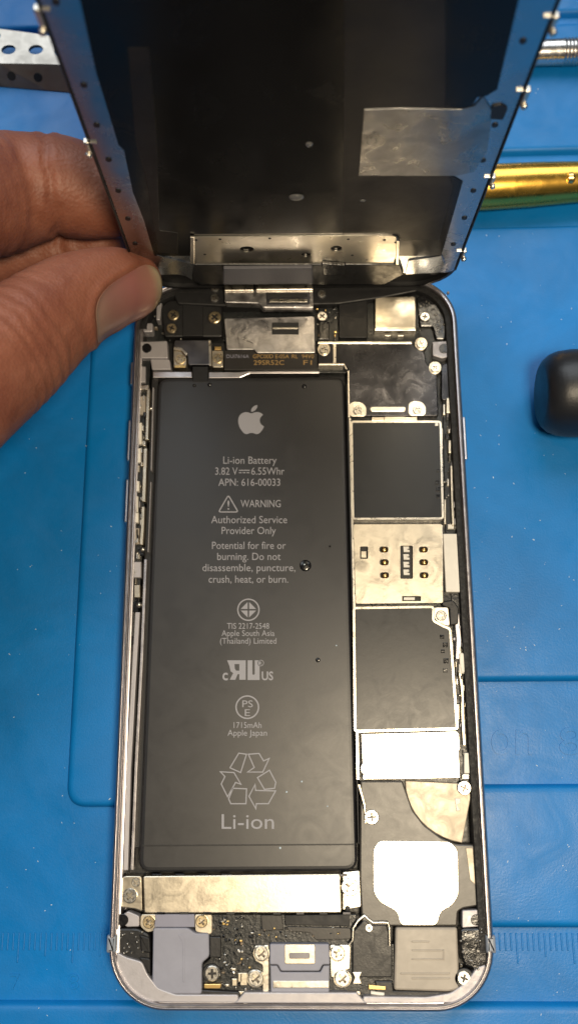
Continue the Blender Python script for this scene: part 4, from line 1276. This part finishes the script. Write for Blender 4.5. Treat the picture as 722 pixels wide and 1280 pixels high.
# thumb nail: a curved plate on the last joint
m = bpy.data.materials.new('nail'); m.use_nodes = True; MATS['nail'] = m
nt = m.node_tree; b = nt.nodes['Principled BSDF']
at = nt.nodes.new('ShaderNodeUVMap')
sx_ = nt.nodes.new('ShaderNodeSeparateXYZ'); nt.links.new(at.outputs[0], sx_.inputs[0])
cr = nt.nodes.new('ShaderNodeValToRGB')
for pos, c in ((.0, (.33, .22, .17, 1)), (.07, (.30, .18, .14, 1)), (.25, (.27, .135, .11, 1)), (.6, (.29, .115, .10, 1)), (.84, (.29, .14, .105, 1)), (.93, (.35, .26, .17, 1)), (1.0, (.42, .36, .24, 1))):
    if pos == 0: el = cr.color_ramp.elements[0]; el.position = 0
    elif pos == 1.0: el = cr.color_ramp.elements[-1]
    else: el = cr.color_ramp.elements.new(pos)
    el.color = c
nt.links.new(sx_.outputs['X'], cr.inputs[0]); nt.links.new(cr.outputs[0], b.inputs['Base Color'])
b.inputs['Roughness'].default_value = .36
b.inputs['Specular IOR Level'].default_value = .4
b.inputs['Subsurface Weight'].default_value = .15
b.inputs['Subsurface Radius'].default_value = (.002, .001, .0006)
from mathutils.bvhtree import BVHTree
bvh = BVHTree.FromPolygons([v.co / MM for v in me.vertices], [tuple(p.vertices) for p in me.polygons])
bm = bmesh.new()
uvl = bm.loops.layers.uv.new('UVMap')
NR, NA = 14, 56
def hit_h(base):
    h_ = bvh.ray_cast(base + uv * 16, -uv)
    return (h_[0] - base).dot(uv) if h_[0] is not None else None
def nail_pt(i, j):
    rr = 1.02 * i / NR; a_ = 2 * math.pi * j / NA
    c_, s__ = math.cos(a_), math.sin(a_)
    k = (abs(c_) ** 3.2 + abs(s__) ** 3.2) ** (-1 / 3.2)
    s_ = .5 + .5 * rr * k * c_; t_ = rr * k * s__
    base = ta + ax * (LN * s_) + wv * (HW * t_)
    h = hit_h(base)
    q = 1.0
    while h is None and q > .3:
        q -= .06
        h = hit_h(ta + ax * (LN * (.5 + (s_ - .5) * q)) + wv * (HW * t_ * q))
        if h is not None: h -= (1 - q) * 1.6
    return base + uv * ((h or 0) + .36 - .12 * max(0, rr - .85) / .15), s_, (t_ + 1) / 2
V = {}
c0 = nail_pt(0, 0)
cv = (bm.verts.new(c0[0]), c0[1], c0[2])
for i in range(1, NR + 1):
    for j in range(NA):
        q_ = nail_pt(i, j)
        V[i, j] = (bm.verts.new(q_[0]), q_[1], q_[2])
def nface(ks):
    f = bm.faces.new([k[0] for k in ks])
    for lp, k in zip(f.loops, ks): lp[uvl].uv = (k[1], k[2])
for j in range(NA):
    nface([cv, V[1, j], V[1, (j + 1) % NA]])
    for i in range(1, NR):
        nface([V[i, j], V[i + 1, j], V[i + 1, (j + 1) % NA], V[i, (j + 1) % NA]])
r_ = bmesh.ops.extrude_face_region(bm, geom=list(bm.faces))
for g in r_['geom']:
    if isinstance(g, bmesh.types.BMVert): g.co -= uv * .55
nail = build('thumb_nail', bm, 'nail', hand, 70)
nail.matrix_parent_inverse = Matrix.Translation(-hand.location)
